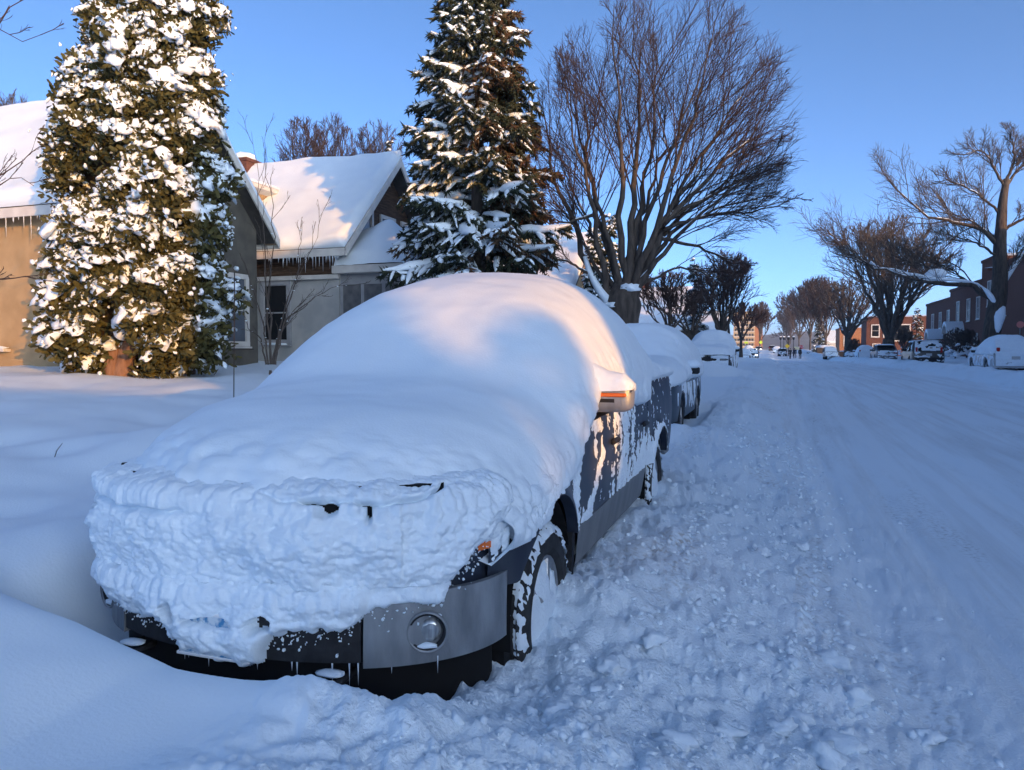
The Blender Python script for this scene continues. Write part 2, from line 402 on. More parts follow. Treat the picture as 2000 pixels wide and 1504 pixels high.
TX, TY = -1.97, 5.15                 # the pickup's base point
def height(x, y, fine=True):
    x = np.asarray(x, float); y = np.asarray(y, float)
    base = np.interp(x, _xk, _bk)
    near = np.interp(x, _xf, _bf)
    w = sstep(2.6, 1.9, y) * sstep(1.2, .6, x)
    # the ploughed ridge is highest beside the pickup's door
    ridge = 1 + .06 * np.exp(-((y - 4.4) / 1.1) ** 2) - .30 * np.exp(-((y - 7.4) / 1.3) ** 2) - .22 * np.exp(-((y - 3.0) / .55) ** 2)
    rm = sstep(-1.3, -.9, x) * sstep(.4, .0, x)
    base = base * (1 + rm * (ridge - 1))
    z = base * (1 - w) + near * w
    # hollow the wind scoured round the parked pickup
    xr_ = -1.04 - .24 * sstep(2.55, 2.95, y)
    hx = sstep(-3.36, -3.04, x) * sstep(0, -.26, x - xr_); hy = sstep(2.10, 2.42, y + .12 * (x + 2)) * sstep(8.35, 8.0, y)
    hole = hx * hy
    z = z * (1 - hole) + .06 * hole
    # the wheels stand in the ploughed ridge; cars farther up the row are dug in too
    for (cx_, cy_, hw, hl) in ((-2.35, 14.4, 1.05, 2.6),):
        h2 = sstep(cx_ - hw - .3, cx_ - hw, x) * sstep(cx_ + hw + .2, cx_ + hw, x) * sstep(cy_ - hl - .3, cy_ - hl, y) * sstep(cy_ + hl + .3, cy_ + hl, y)
        z = z * (1 - h2) + .15 * h2
    z = z + .55 * np.exp(-(((x + 2.4) / 1.5) ** 2 + ((y - 31.2) / .9) ** 4)) + .25 * np.exp(-(((x + 2.4) / 1.3) ** 2 + ((y - 11.2) / .6) ** 4))
    # soft drifts on the yard
    yard = sstep(-2.6, -3.6, x) + sstep(-1.2, -1.8, x) * sstep(2.5, 1.8, y)
    yard = np.clip(yard, 0, 1) * (1 - hole)
    z = z + yard * (.10 * fbm(p2(x * .45, y * .45, 3), 3) + .02 * fbm(p2(x * 1.7, y * 1.7, 1), 2))
    z = z + .16 * np.exp(-(((x + 5.2) / 1.1) ** 2 + ((y - 5.6) / .8) ** 2)) - .10 * np.exp(-(((x + 5.0) / .8) ** 2 + ((y - 3.9) / .7) ** 2)) * yard
    for (dx_, dy_, dr_, dd_) in ((-4.7, 3.5, .30, .10), (-5.4, 3.1, .26, .09), (-4.2, 4.4, .28, .08), (-6.2, 3.9, .3, .10), (-5.9, 4.9, .35, .08), (-7.0, 5.2, .4, .09), (-4.4, 2.6, .3, .06)):
        z = z - dd_ * np.exp(-((x - dx_) ** 2 + (y - dy_) ** 2) / dr_ ** 2)
    z = z + .12 * np.exp(-(((x + 3.55) / .35) ** 2 + ((y - 3.0) / .6) ** 2))
    z = z + .07 * np.exp(-(((x + .86) / .22) ** 2 + ((y - 3.78) / .30) ** 2))  + .10 * np.exp(-(((x + .82) / .25) ** 2 + ((y - 7.2) / .35) ** 2))
    z = z + .11 * np.exp(-(((x + 1.25) / .42) ** 2 + ((y - 2.12) / .20) ** 2)) * (1 - .6 * hole)
    right = sstep(7.2, 8.2, x) * sstep(40, 12, x)
    z = z + right * .10 * fbm(p2(x * .8, y * .5, 9), 3)
    z = z + zr(y)
    if fine:
        bank = sstep(-1.75, -.95, x + .25 * fbm(p2(x * 1.2, y * 1.2, 4), 2)) * sstep(.75, .05, x) * (1 - hole)
        rb = sstep(7.0, 7.6, x) * sstep(12, 9, x) * .8
        q = p2(x, y, 0)
        lum = .5 * lumps(q * 5.5) + .5 * lumps(q * 12) * .6
        amp = np.clip(bank + rb, 0, 1)
        w3 = q + .05 * np.stack([fbm(q * 6, 2), fbm(q * 6 + 31, 2), 0 * x], -1)
        z = z + amp * (.055 * (lumps(w3 * 4.2) - .4) * np.clip(.5 + fbm(q * 1.7, 2), 0, 1) + .042 * (lumps(w3 * 9) - .4) + .045 * fbm(q * 2.4, 4) + .026 * lumps(w3 * 21) + .010 * lumps(q * 44))
        rd = sstep(-.1, .5, x) * sstep(7.6, 7.0, x)
        gr = sstep(1.7, .45, x)                      # loose grit beside the ridge, packed towards the middle
        track = .05 * np.exp(-((x - .62) / .13) ** 2) + .035 * np.exp(-((x - 2.25) / .2) ** 2) + .03 * np.exp(-((x - 3.9) / .25) ** 2) + .03 * np.exp(-((x - 1.15) / .10) ** 2) + .03 * np.exp(-((x - 5.5) / .3) ** 2)
        z = z + rd * (.012 * fbm(q * 1.1, 3) + gr * (.020 * lumps(q * 15) + .012 * lumps(q * 35) + .02 * fbm(q * 5, 3)) - track * (.5 + .5 * np.clip(fbm(p2(x * 2, y * .3, 2), 2) + .6, 0, 1)))
    return z

def gz(x, y): return float(height(np.array([x]), np.array([y]))[0])

def make_terrain():
    rows = [.8]
    while rows[-1] < 3500:
        r_ = rows[-1]; rows.append(r_ + (min(.0030 * r_ * r_, .017 * r_) if r_ < 110 else .08 * r_))
    rows = np.array(rows)
    fine = np.linspace(R(-52), R(52), 640)
    coarse = np.linspace(R(52), R(308), 72)[1:-1]
    th = np.concatenate([fine, coarse])
    a = th + 0.0
    dx = np.sin(a)[:, None] * rt[0] + np.cos(a)[:, None] * fw[0]
    dy = np.sin(a)[:, None] * rt[1] + np.cos(a)[:, None] * fw[1]
    X = rows[None] * dx; Y = rows[None] * dy
    n, m = X.shape
    Z = height(X, Y)
    V = np.stack([X, Y, Z], -1).reshape(-1, 3)
    Fc = gridf(n, m, cu=True)[:, ::-1]
    cxy = V[Fc].mean(1)
    wob = .10 * fbm(p2(cxy[:, 0] * .2, cxy[:, 1] * 1.1, 5), 3)
    road = (cxy[:, 0] > .18 + wob) & (cxy[:, 0] < 7.35 + wob)
    bank = ((cxy[:, 0] > -1.35 + 2 * wob) & (cxy[:, 0] <= .18 + wob)) | ((cxy[:, 0] >= 7.35 + wob) & (cxy[:, 0] < 10.6))
    bank &= (cxy[:, 1] > -60) & (cxy[:, 1] < 500)
    for nm, msk, mt in (('road', road, 'road'), ('snow_bank', bank, 'bank'), ('ground', ~(road | bank), 'ground')):
        f = Fc[msk]
        u, inv = np.unique(f, return_inverse=True)
        o = mk(nm, V[u], inv.reshape(f.shape), M[mt]); tag(o, kind='structure')
    # middle cap under the camera
    an = np.arange(24) * math.pi / 12
    capx, capy = .86 * np.cos(an), .86 * np.sin(an)
    Vc = [(x, y, gz(x, y) - .02) for x, y in zip(capx, capy)] + [(0, 0, gz(0, 0) - .02)]
    tag(mk('trodden_snow', Vc, [[i, (i + 1) % 24, 24] for i in range(24)], M['bank']), kind='structure')
make_terrain()

# far wooded hills beyond the end of the street
def make_hills():
    a = np.linspace(R(-70), R(70), 200)
    rr = np.array([900, 1050, 1250, 1500, 1900.])
    hh = np.array([-14, 8, 26, 34, 30.])
    P = np.zeros((len(rr), len(a), 3))
    for i, (r_, h_) in enumerate(zip(rr, hh)):
        P[i, :, 0] = r_ * (np.sin(a) * rt[0] + np.cos(a) * fw[0]); P[i, :, 1] = r_ * (np.sin(a) * rt[1] + np.cos(a) * fw[1])
        P[i, :, 2] = h_ + 8 * fbm(p2(a * 9, np.full_like(a, i * .3), 2), 4) * (h_ > 0)
    tag(mk('hills', P.reshape(-1, 3), gridf(*P.shape[:2])[:, ::-1], M['hill']), kind='structure')
make_hills()

# loose lumps the plough threw up along the ridge
def lump_shape(seed, sub=2, amp=.28):
    V, Fc = ico(sub)
    V = V * (1 + amp * fbm(V * 1.3 + seed * 7.1, 3)[:, None])
    V[:, 2] = np.where(V[:, 2] < -.3, -.3 + (V[:, 2] + .3) * .3, V[:, 2])
    return V, Fc
LUMP2 = [lump_shape(i, 2) for i in range(6)]
LUMP1 = [lump_shape(i, 1, .35) for i in range(6)]
CLOD = [lump_shape(40 + i, 1, .9) for i in range(6)]

def make_lumps():
    parts = []
    n = 3600
    x = np.where(rng.random(n) < .6, rng.normal(-.35, .42, n), rng.normal(.25, .24, n))
    y = 1.9 + 12 * rng.random(n) ** 1.9
    ok = (x > -1.05) & (x < 1.6); x, y = x[ok], y[ok]
    s = .006 + .020 * rng.random(len(x)) ** 3
    z = height(x, y) - s * .1
    for k in range(6):
        sel = np.arange(len(x)) % 6 == k
        Mx = rotm(sel.sum(), .6) * (s[sel][:, None, None] * (0.7 + .6 * rng.random((sel.sum(), 3))[:, None, :]))
        parts.append(scatter(CLOD[k][0], CLOD[k][1], Mx, np.stack([x[sel], y[sel], z[sel]], -1)))
    V, Fc = join(parts)
    o = mk('snow_crumbs', V, Fc, M['snow_rough'], smooth=False); tag(o, 'loose crumbs of snow scattered along the ploughed ridge', 'snow crumbs', kind='stuff')
    spots = [(.16, 2.72, .055), (.20, 2.95, .062), (.27, 3.08, .048), (.12, 3.2, .05), (.05, 3.05, .045), (.30, 2.62, .04), (.02, 2.55, .035),
             (.36, 3.55, .055), (.30, 3.95, .05), (.10, 3.6, .035), (-.15, 2.9, .04), (-.3, 2.6, .036), (.5, 2.8, .035), (.15, 4.5, .045),
             (-.1, 4.1, .04), (-.5, 3.4, .042), (-.62, 3.05, .05), (-.05, 5.4, .05), (.22, 6.0, .05), (.62, 3.4, .034), (-.7, 2.55, .045), (-.9, 2.35, .04)]
    for i, (x_, y_, s_) in enumerate(spots):
        V, Fc = lump_shape(60 + i, 3, .8)
        sc = np.array([s_ * (.9 + .4 * rng.random()), s_ * (1.0 + .9 * rng.random()), s_ * .75])
        o = mk('snow_lump', V * sc, Fc, M['snow_rough'])
        o.location = (x_, y_, gz(x_, y_) + s_ * .12); o.rotation_euler = (0, 0, rng.random() * 6)
        tag(o, 'fist-sized lump of ploughed snow lying along the road edge', 'snow lump', 'lumps of snow along the road edge')
make_lumps()
# ---------------------------------------------------------------- vehicles: shared pieces
def arch_bottom(y, sill, arches, rad):
    zb = np.full(np.shape(y), float(sill))
    for (ya, za) in arches:
        d = rad ** 2 - (np.asarray(y) - ya) ** 2
        zb = np.maximum(zb, np.where(d > 0, za + np.sqrt(np.maximum(d, 0)), 0))
    return zb

def wheel(parent, x, y, r, w, side, detail=True):
    """tyre and rim on an empty axle point; side +1 faces +x"""
    k = 56 if detail else 24
    t = MB()
    prof = [(-w / 2 * .80, r * .62), (-w / 2, r * .70), (-w / 2 * 1.02, r * .82), (-w / 2 * .92, r * .95), (-w / 2 * .75, r)]
    for g in ((-.5, -.42), (-.12, -.04), (.12, .04), (.42, .5)):
        a, b = sorted(g); prof += [(a * w / 1.0 * .75, r), (a * w * .75 + .004, r - .009), (b * w * .75 - .004, r - .009), (b * w * .75, r)]
    prof += [(w / 2 * .75, r), (w / 2 * .92, r * .95), (w / 2 * 1.02, r * .82), (w / 2, r * .70), (w / 2 * .80, r * .62)]
    prof = sorted(prof[:5]) if False else prof
    V, Fc = lathe(prof, k)
    if detail:                                       # tread blocks
        V = V.reshape(len(prof), k, 3); rad_ = np.linalg.norm(V[:, :, 1:], axis=-1)
        for j in range(k):
            if j % 2 == 0:
                m_ = rad_[:, j] > r * .93
                V[m_, j, 1:] *= 1 - .012
        V = V.reshape(-1, 3)
    t.add(V * np.array([side, 1, 1]), Fc if side > 0 else [f[::-1] for f in Fc])
    ty = t.build('tyre', M['rubber'], None, smooth=True)
    autosm(ty, 30)
    root = thing('wheel', None, None, (x, y, r * .97)); root.parent = parent
    ty.parent = root
    rm = MB()
    V, Fc = lathe([(w * .30, 0.0001), (w * .34, r * .12), (w * .26, r * .16), (w * .20, r * .5), (w * .40, r * .57), (w * .42, r * .62), (-w * .4, r * .62)], 28)
    rm.add(V * np.array([side, 1, 1]), Fc if side > 0 else [f[::-1] for f in Fc])
    for j in range(5):
        a = j * 2 * math.pi / 5
        V, Fc = tube([(side * w * .36, r * .1 * math.cos(a), r * .1 * math.sin(a)), (side * w * .33, r * .58 * math.cos(a), r * .58 * math.sin(a))], [r * .10, r * .075], 6)
        rm.add(V, Fc)
    ro = rm.build('rim', M['rim'], root, auto=40)
    return root

def snow_loft(name, parent, st, hw, zc, zel, zer, nex, nlat=70, rough=0.0, lip=.05, bend=None, xoff=0.0, mat='snow', seed=0, amp=.018, floor_in=.10, hwl=None, nexl=None):
    """a blanket of snow lofted along y: crown height zc, lower edges zel / zer at half width hw, roundness nex"""
    st = np.asarray(st, float)
    t = np.linspace(-1, 1, nlat)
    s = np.sin(t * math.pi / 2); s = np.sign(s) * np.abs(s) ** .92
    S, Y = np.meshgrid(s, st)
    hwl = hw if hwl is None else hwl; nexl = nex if nexl is None else nexl
    ZC = zc[:, None]; HW = np.where(S < 0, hwl[:, None], hw[:, None]); NE = np.where(S < 0, nexl[:, None], nex[:, None])
    ZE = np.where(S < 0, zel[:, None], zer[:, None])
    prof = np.maximum(1 - np.abs(S) ** NE, 0) ** .5
    X = S * HW; Z = ZE + (ZC - ZE) * prof
    P = np.stack([X, Y, Z], -1)
    # tuck the edges under
    def under(col, sg, k):
        c = P[:, col].copy(); c[:, 0] -= sg * floor_in * k; c[:, 2] -= lip * (1 - abs(k - .5)); return c
    left = [under(0, -1, k) for k in (1.0, .5)]; right = [under(-1, 1, k) for k in (.5, 1.0)]
    P = np.concatenate([np.stack(left, 1), P, np.stack(right, 1)], 1)
    if bend is not None:
        P[..., 1] += bend(P[..., 0], P[..., 1])
    Nn = -gnormals(P)
    Nn = np.where((Nn[..., 2:3] < -.6) & (np.abs(P[..., 0:1]) < .6), -Nn, Nn)
    q = P + seed * 3.7
    D = amp * fbm(q * 1.6, 3) + amp * .25 * fbm(q * 6, 2)
    if np.isscalar(rough): rough = np.full(P.shape[:2], rough)
    elif rough.ndim == 1: rough = rough[:, None] + np.zeros(P.shape[:2])
    edge = np.clip(np.abs(P[..., 0]) / np.where(P[..., 0] < 0, hwl[:, None], hw[:, None]), 0, 1.1)
    rg = rough + .022 * sstep(.9, 1.0, edge)
    D = D + rg * (lumps(q * 8) - .3 + .5 * lumps(q * 19) + .25 * lumps(q * 43))
    P = P + Nn * D[..., None]
    n, m = P.shape[:2]
    return mk(name, P.reshape(-1, 3), gridf(n, m)[:, ::-1], M[mat], parent), P

def crust(name, parent, P, T, mat='snow_rough', flip=1, sink=.006):
    """snow stuck on a surface grid P: thickness T, dropped where T is under zero"""
    Nn = gnormals(P) * flip
    Q = P + Nn * (np.maximum(T, -sink))[..., None]
    n, m = T.shape
    Fc = gridf(n, m)
    if flip < 0: Fc = Fc[:, ::-1]
    keep = (T.ravel()[Fc] > -.001).any(1)
    Fc = Fc[keep]
    u, inv = np.unique(Fc, return_inverse=True)
    return tag(mk(name, Q.reshape(-1, 3)[u], inv.reshape(Fc.shape), M[mat], parent), kind='stuff')

def icicles(name, parent, pts, lens, r=.006):
    mb = MB()
    for p, l in zip(pts, lens):
        p = np.asarray(p, float)
        V, Fc = tube([p, p - [0, 0, l * .5], p - [0, 0, l]], [r, r * .6, r * .12], 5); mb.add(V, Fc)
    o = mb.build(name, M['ice'], parent, smooth=True); tag(o, kind='stuff'); return o

# ---------------------------------------------------------------- the pickup in the foreground
def make_pickup():
    T = thing('pickup_truck', 'dark blue pickup truck buried under a thick blanket of snow, nearest the viewer', 'pickup truck', (TX, TY, 0.0))
    ya_f, ya_r = -1.74, 1.76
    arches = ((ya_f, .42), (ya_r, .42)); ar = .50
    def half(y, z):
        x = np.interp(z, [.35, .45, .62, .80, 1.0, 1.15, 1.28, 1.4], [.92, .945, .975, .99, 1.0, .995, .975, .955])
        x = x - .085 * np.clip((-2.0 - y) / .34, 0, 1.2) ** 2 - .02 * np.clip((y - 2.5) / .35, 0, 1) ** 2
        for (yy, zz) in arches:
            d = np.sqrt((y - yy) ** 2 + (z - zz) ** 2)
            x = x + .035 * np.exp(-((d - ar) / .06) ** 2)
        return x
    def panel(y0, y1, zt, sill, n, m=16):
        ys = np.linspace(y0, y1, n); zb = arch_bottom(ys, sill, arches, ar)
        ztv = np.interp(ys, [-2.7, -1.3, -.9, 1.1, 1.15, 2.9], zt) if not np.isscalar(zt) else np.full(n, zt)
        tt = np.linspace(0, 1, m)
        Z = zb[:, None] * (1 - tt) + ztv[:, None] * tt
        Y = np.broadcast_to(ys[:, None], Z.shape)
        P = np.stack([half(Y, Z), Y, Z], -1)
        # turned-in lip along the lower edge so that the sheet has thickness
        lip = P[:, :1].copy(); lip[..., 0] -= .06
        top = P[:, -1:].copy(); top[..., 0] -= .10; top[..., 2] += .005
        return np.concatenate([lip, P, top], 1)
    ztop = [.78, 1.12, 1.20, 1.22, 1.36, 1.36]
    kids = {}
    for sg in (1, -1):
        for nm, y0, y1, n in (('front_fender', -2.34, -1.205, 60), ('front_door', -1.195, -.10, 24), ('rear_door', -.09, 1.125, 24), ('bed_side', 1.14, 2.86, 64)):
            P = panel(y0, y1, ztop, .64, n)
            Q = P * np.array([sg, 1, 1])
            Fc = gridf(*Q.shape[:2]); Fc = Fc if sg < 0 else Fc[:, ::-1]
            Fc = Fc[:, ::-1]
            o = mk(nm, Q.reshape(-1, 3), Fc, M['navy'], T); autosm(o, 40)
            kids[(nm, sg)] = (o, P)
            if 'door' in nm:
                hd = MB().box((sg * 1.012, y1 - .2, 1.02), (.035, .20, .035), .012).build('handle', M['black'], o, auto=40)
        P = panel(-1.19, 1.12, .645, .40, 40, 8)
        P[..., 0] += .006
        Q = P * np.array([sg, 1, 1]); Fc = gridf(*Q.shape[:2]); Fc = Fc[:, ::-1] if sg > 0 else Fc
        o = mk('lower_trim', Q.reshape(-1, 3), Fc[:, ::-1], M['grey_trim'], T); autosm(o, 40)
        # wheel wells
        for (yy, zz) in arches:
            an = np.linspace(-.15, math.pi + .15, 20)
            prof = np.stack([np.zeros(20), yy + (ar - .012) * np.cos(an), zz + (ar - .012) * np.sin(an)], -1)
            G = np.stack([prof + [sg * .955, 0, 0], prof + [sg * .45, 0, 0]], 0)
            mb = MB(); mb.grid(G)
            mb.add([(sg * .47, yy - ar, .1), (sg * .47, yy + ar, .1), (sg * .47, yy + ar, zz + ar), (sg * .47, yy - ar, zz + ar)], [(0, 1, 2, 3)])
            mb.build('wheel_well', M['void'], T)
        fl = MB().prism([(ya_f + .43, .30), (ya_f + .47, .30), (ya_f + .52, .62), (ya_f + .47, .64)], 0, sg * .70, sg * .975).build('mud_flap', M['black'], T)
    # under body, inner cab, bed floor
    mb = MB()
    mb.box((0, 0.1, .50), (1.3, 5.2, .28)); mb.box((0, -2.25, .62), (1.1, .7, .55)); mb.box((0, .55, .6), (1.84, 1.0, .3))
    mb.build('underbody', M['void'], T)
    # hood
    us = np.linspace(-1, 1, 21); ys = np.linspace(-2.68, -1.25, 14)
    U, Y = np.meshgrid(us, ys)
    HZ = np.interp(Y, [-2.68, -2.6, -2.2, -1.25], [1.02, 1.06, 1.10, 1.17])
    P = np.stack([U * (half(Y, HZ) - .07), Y + .50 * np.abs(U) ** 2.4 * sstep(-1.7, -2.6, Y), HZ + .03 * (1 - U ** 2) - .10 * U ** 4 * sstep(-1.9, -2.5, Y)], -1)
    o = mk('hood', P.reshape(-1, 3), gridf(14, 21)[:, ::-1], M['navy'], T)
    # cab shell with glass
    def ring(y, zt, w_):
        return [(-w_ - .0, y, 1.2), (-w_ * .9, y, zt - .08), (-w_ * .78, y, zt), (w_ * .78, y, zt), (w_ * .9, y, zt - .08), (w_, y, 1.2)]
    rg = np.array([ring(-1.28, 1.22, .95), ring(-.62, 1.76, .90), ring(-.35, 1.84, .89), ring(.4, 1.86, .89), ring(.95, 1.83, .89), ring(1.12, 1.22, .95)])
    o = mk('cab', rg.reshape(-1, 3), gridf(6, 6)[:, ::-1], M['navy'], T); autosm(o, 40)
    mb = MB(); mb.add([(-.80, -1.20, 1.30), (.80, -1.20, 1.30), (.72, -.64, 1.765), (-.72, -.64, 1.765)], [(0, 1, 2, 3)])
    ob = mb.build('windshield', M['glass'], T); ob.location = (0, -.012, .012)
    for sg in (1, -1):
        mb = MB(); mb.add([(sg * .955, -1.0, 1.26), (sg * .955, .95, 1.26), (sg * .86, .85, 1.74), (sg * .86, -.55, 1.74)], [(0, 1, 2, 3) if sg > 0 else (3, 2, 1, 0)])
        mb.build('side_window', M['glass'], T)
    mb = MB().box((0, 2.0, .9), (1.8, 1.66, .06)); mb.build('bed_floor', M['black'], T)
    mb = MB().box((0, 2.84, 1.0), (1.74, .05, .64), .015); mb.build('tailgate', M['navy'], T, auto=40)
    mb = MB().box((0, 2.97, .60), (1.86, .16, .18), .03); mb.build('rear_bumper', M['silver'], T, auto=40)
    for sg in (1, -1):
        MB().box((sg * .90, 2.85, 1.08), (.10, .05, .34), .015).build('tail_light', M['red_lens'], T, auto=40)
    # nose: one curve in plan, shared by grille, lamps, bumper and the snow plastered on it
    def plan(phi, off=0.0):
        s_, c_ = np.sin(phi), np.cos(phi)
        x = (.905 + off) * np.sign(s_) * np.abs(s_) ** .90
        y = -2.22 - (.58 + off) * np.abs(c_) ** .95
        return x, y
    def nose(z0, z1, p0, p1, n, m, off=0.0, zcurve=0.0):
        ph = np.linspace(p0, p1, n); z = np.linspace(z0, z1, m)
        x, y = plan(ph, off)
        P = np.zeros((n, m, 3)); P[..., 0] = x[:, None]; P[..., 1] = y[:, None] + zcurve * ((z - z0) / (z1 - z0))[None] ** 2; P[..., 2] = z[None]
        return P
    def phi_of_x(x): return math.asin(np.sign(x) * min(abs(x) / .965, 1) ** (1 / .90))
    def nose_part(nm, z0, z1, x0, x1, off, mat, n=30, m=8, zcurve=0.0, parent=T, thick=.03):
        P = nose(z0, z1, phi_of_x(x0), phi_of_x(x1), n, m, off, zcurve)
        In = P.copy(); In[..., 1] += thick; In[..., 0] *= .985
        rows = np.concatenate([In[:, :1], P, In[:, -1:]], 1)
        ends = [np.concatenate([In[:1, :1], In[:1], In[:1, -1:]], 1), rows, np.concatenate([In[-1:, :1], In[-1:], In[-1:, -1:]], 1)]
        G = np.concatenate(ends, 0)
        o = mk(nm, G.reshape(-1, 3), gridf(*G.shape[:2])[:, ::-1], M[mat], parent); autosm(o, 35); return o
    nose_part('nose_panel', .64, 1.00, -.96, .96, -.01, 'navy', 60, 10, .03)
    nose_part('hood_shade_strip', .93, 1.10, -.84, .84, .002, 'void', 40, 4, .01)  # black strip standing in for shade inside the snow's holes and crack
    nose_part('grille_surround', .70, .93, -.84, .84, .002, 'void', 40, 4, .0)
    nose_part('grille', .74, 1.0, -.46, .46, .012, 'black', 30, 8, .02)
    for k in range(3):
        nose_part('grille_bar', .79 + .075 * k, .815 + .075 * k, -.44, .44, .025, 'silver', 24, 3, 0)
    for sg in (1, -1):
        nose_part('headlight', .80, 1.01, *sorted((sg * .52, sg * .92)), .014, 'lens', 18, 8, .02)
        nose_part('turn_lens', .815, .90, *sorted((sg * .925, sg * .96)), .020, 'amber', 8, 5, .01)
    nose_part('bumper_cover', .455, .685, -.565, .565, .040, 'black', 48, 8, 0)
    ends = {}
    for sg in (1, -1):
        ends[sg] = nose_part('bumper_end', .435, .70, *sorted((sg * .572, sg * .964)), .045, 'silver', 36, 10, .012)
    nose_part('air_dam', .06, .45, -.964, .964, -.02, 'void', 60, 4, 0)  # air dam drawn lower and wider in black, in place of shade underneath
    MB().box((.82, -1.98, .30), (.20, .44, .30)).build('splash_guard', M['void'], T)
    MB().box((-.82, -1.98, .30), (.20, .44, .30)).build('splash_guard', M['void'], T)
    for sg in (1, -1):
        hk = MB().tube([(sg * .42, -2.70, .40), (sg * .42, -2.83, .40), (sg * .50, -2.83, .40), (sg * .50, -2.70, .40)], .016, 6).build('tow_hook', M['black'], T, smooth=True)
        V, Fc = LUMP2[2]; mk('snow', V * [.06, .03, .014] + [sg * .46, -2.80, .425], Fc, M['snow_rough'], hk)
    # fog lamps
    for sg in (1, -1):
        ph = phi_of_x(sg * .775); x, y = plan(np.array([ph]), .045); x = float(x[0]); y = float(y[0])
        a = sg * .42
        root = thing('fog_lamp', None, None, (x, y, .555), a); root.parent = T; root.scale = (.82, .82, .82)
        V, Fc = lathe([(-.016, .085), (-.014, .076), (.03, .072), (.05, .02), (.052, .0001)], 30, 1)
        hb = MB(); hb.add(V, [f[::-1] for f in Fc]); hb.build('housing', M['black'], root, smooth=True)
        V, Fc = lathe([(-.012, .0001), (-.011, .03), (-.004, .052), (.02, .056)], 28, 1)
        lb = MB(); lb.add(V + [sg * .012, .004, .004], [f[::-1] for f in Fc]); lb.build('lens', M['lens'], root, smooth=True)
        V, Fc = lathe([(-.012, .083), (-.026, .090), (-.012, .097), (.0, .094)], 30, 1)
        rb = MB(); rb.add(V, Fc); rb.build('bezel', M['silver'], root, smooth=True)
        # a little snow lies in the bowl
        V, Fc = LUMP2[1]; mk('snow', V * [.05, .022, .016] + [0, -.004, -.066], Fc, M['snow_rough'], root)
    # licence plate on its bracket
    pl = MB().box((0.0, -2.875, .535), (.31, .012, .155), .004).build('license_plate', M['plate'], T)
    MB().box((0, -2.872, .615), (.33, .02, .012), .003).build('plate_frame', M['sign_white'], pl)
    MB().box((0, -2.872, .455), (.33, .02, .012), .003).build('plate_frame', M['sign_white'], pl)
    # mirrors
    for sg in (1, -1):
        rx = thing('mirror', None, None, (1.04 if sg > 0 else -.97, -.80 if sg > 0 else -.70, 1.345)); rx.parent = T
        n, m = 24, 18
        u = np.linspace(-math.pi / 2, math.pi / 2, m); v = np.linspace(0, 2 * math.pi, n, endpoint=False)
        U, Vv = np.meshgrid(u, v)
        def se(a, p): return np.sign(a) * np.abs(a) ** p
        X = .178 * se(np.cos(U), .45) * se(np.cos(Vv), .45); Z = .100 * se(np.cos(U), .45) * se(np.sin(Vv), .45); Yy = .075 * se(np.sin(U), .7)
        P = np.stack([X, Yy, Z], -1)
        Fc = gridf(n, m, cu=True)
        o = mk('housing', P.reshape(-1, 3), Fc, M['silver'], rx)
        MB().box((sg * .06, -.077, .005), (.17, .02, .022), .006).build('marker_lens', M['amber'], rx, auto=40)
        MB().box((-sg * .04, -.066, -.028), (.24, .02, .03), .006).build('trim_strip', M['black'], rx, auto=40)
        MB().box((-sg * .13, .0, -.075), (.16, .07, .05), .015).build('arm', M['black'], rx, auto=40)
    # wheels
    for sg in (1, -1):
        for yy in (ya_f, ya_r):
            w_ = wheel(T, sg * .845, yy, .395, .27, sg, True)
            if sg > 0:
                an = np.linspace(R(-45), R(205), 110); xs = np.linspace(-.135, .135, 26)
                A, X = np.meshgrid(an, xs, indexing='ij')
                rr = .395 - .05 * (np.abs(X) / .135) ** 4
                P = np.stack([X, -rr * np.cos(A), rr * np.sin(A)], -1)
                q = P * 1.0
                tm = .020 * (fbm(q * 9, 3) + .55 * np.clip(np.sin(A), 0, 1) - .2 * sstep(.1, -.5, A) + .75 * sstep(.08, -.06, X) - .05 + .95 * fbm(q * 38, 3)) + .006 * lumps(q * 45) - .006 * np.cos(X * 90)
                tm = np.clip(tm, -.03, .028)
                tm = np.where(sstep(R(205), R(190), A) < .2, -.01, tm)
                crust('snow', w_, P, tm, flip=-1)
                V, Fc = ico(4); rr_ = np.linalg.norm(V[:, 1:], axis=1)
                V = V * np.array([.055, .235, .235]) * (1 + .16 * fbm(V * 2.2 + yy, 3) + .05 * fbm(V * 7, 2))[:, None]; ca = np.arctan2(V[:, 2], V[:, 1])
                V[:, 0] += .085 - .10 * np.exp(-((V[:, 1] - .10) ** 2 + (V[:, 2] - .10) ** 2) / .045 ** 2)
                mk('snow', V, Fc, M['snow_rough'], w_)
    # ---- snow: the big blanket
    st = np.concatenate([np.linspace(-2.80, -2.5, 34), np.linspace(-2.49, 1.0, 220), np.linspace(1.02, 2.80, 80)])
    yk = np.array([-2.80, -2.74, -2.64, -2.52, -2.3, -1.9, -1.5, -1.2, -.9, -.6, -.3, .1, .5, .9, 1.12, 1.32, 1.55, 2.0, 2.6, 2.75, 2.80])
    zk = np.array([1.03, 1.12, 1.215, 1.29, 1.36, 1.40, 1.475, 1.67, 1.88, 2.02, 2.11, 2.18, 2.20, 2.16, 2.06, 1.82, 1.63, 1.56, 1.52, 1.47, 1.41])
    hwl = np.interp(np.concatenate([np.linspace(-2.80, -2.5, 34), np.linspace(-2.49, 1.0, 220), np.linspace(1.02, 2.80, 80)]), [-2.8, -2.5, -2.0, -1.5, -1.1, -.5, .6, 1.2, 2.8], [.90, .99, 1.06, 1.12, 1.14, 1.12, 1.06, .99, .98])
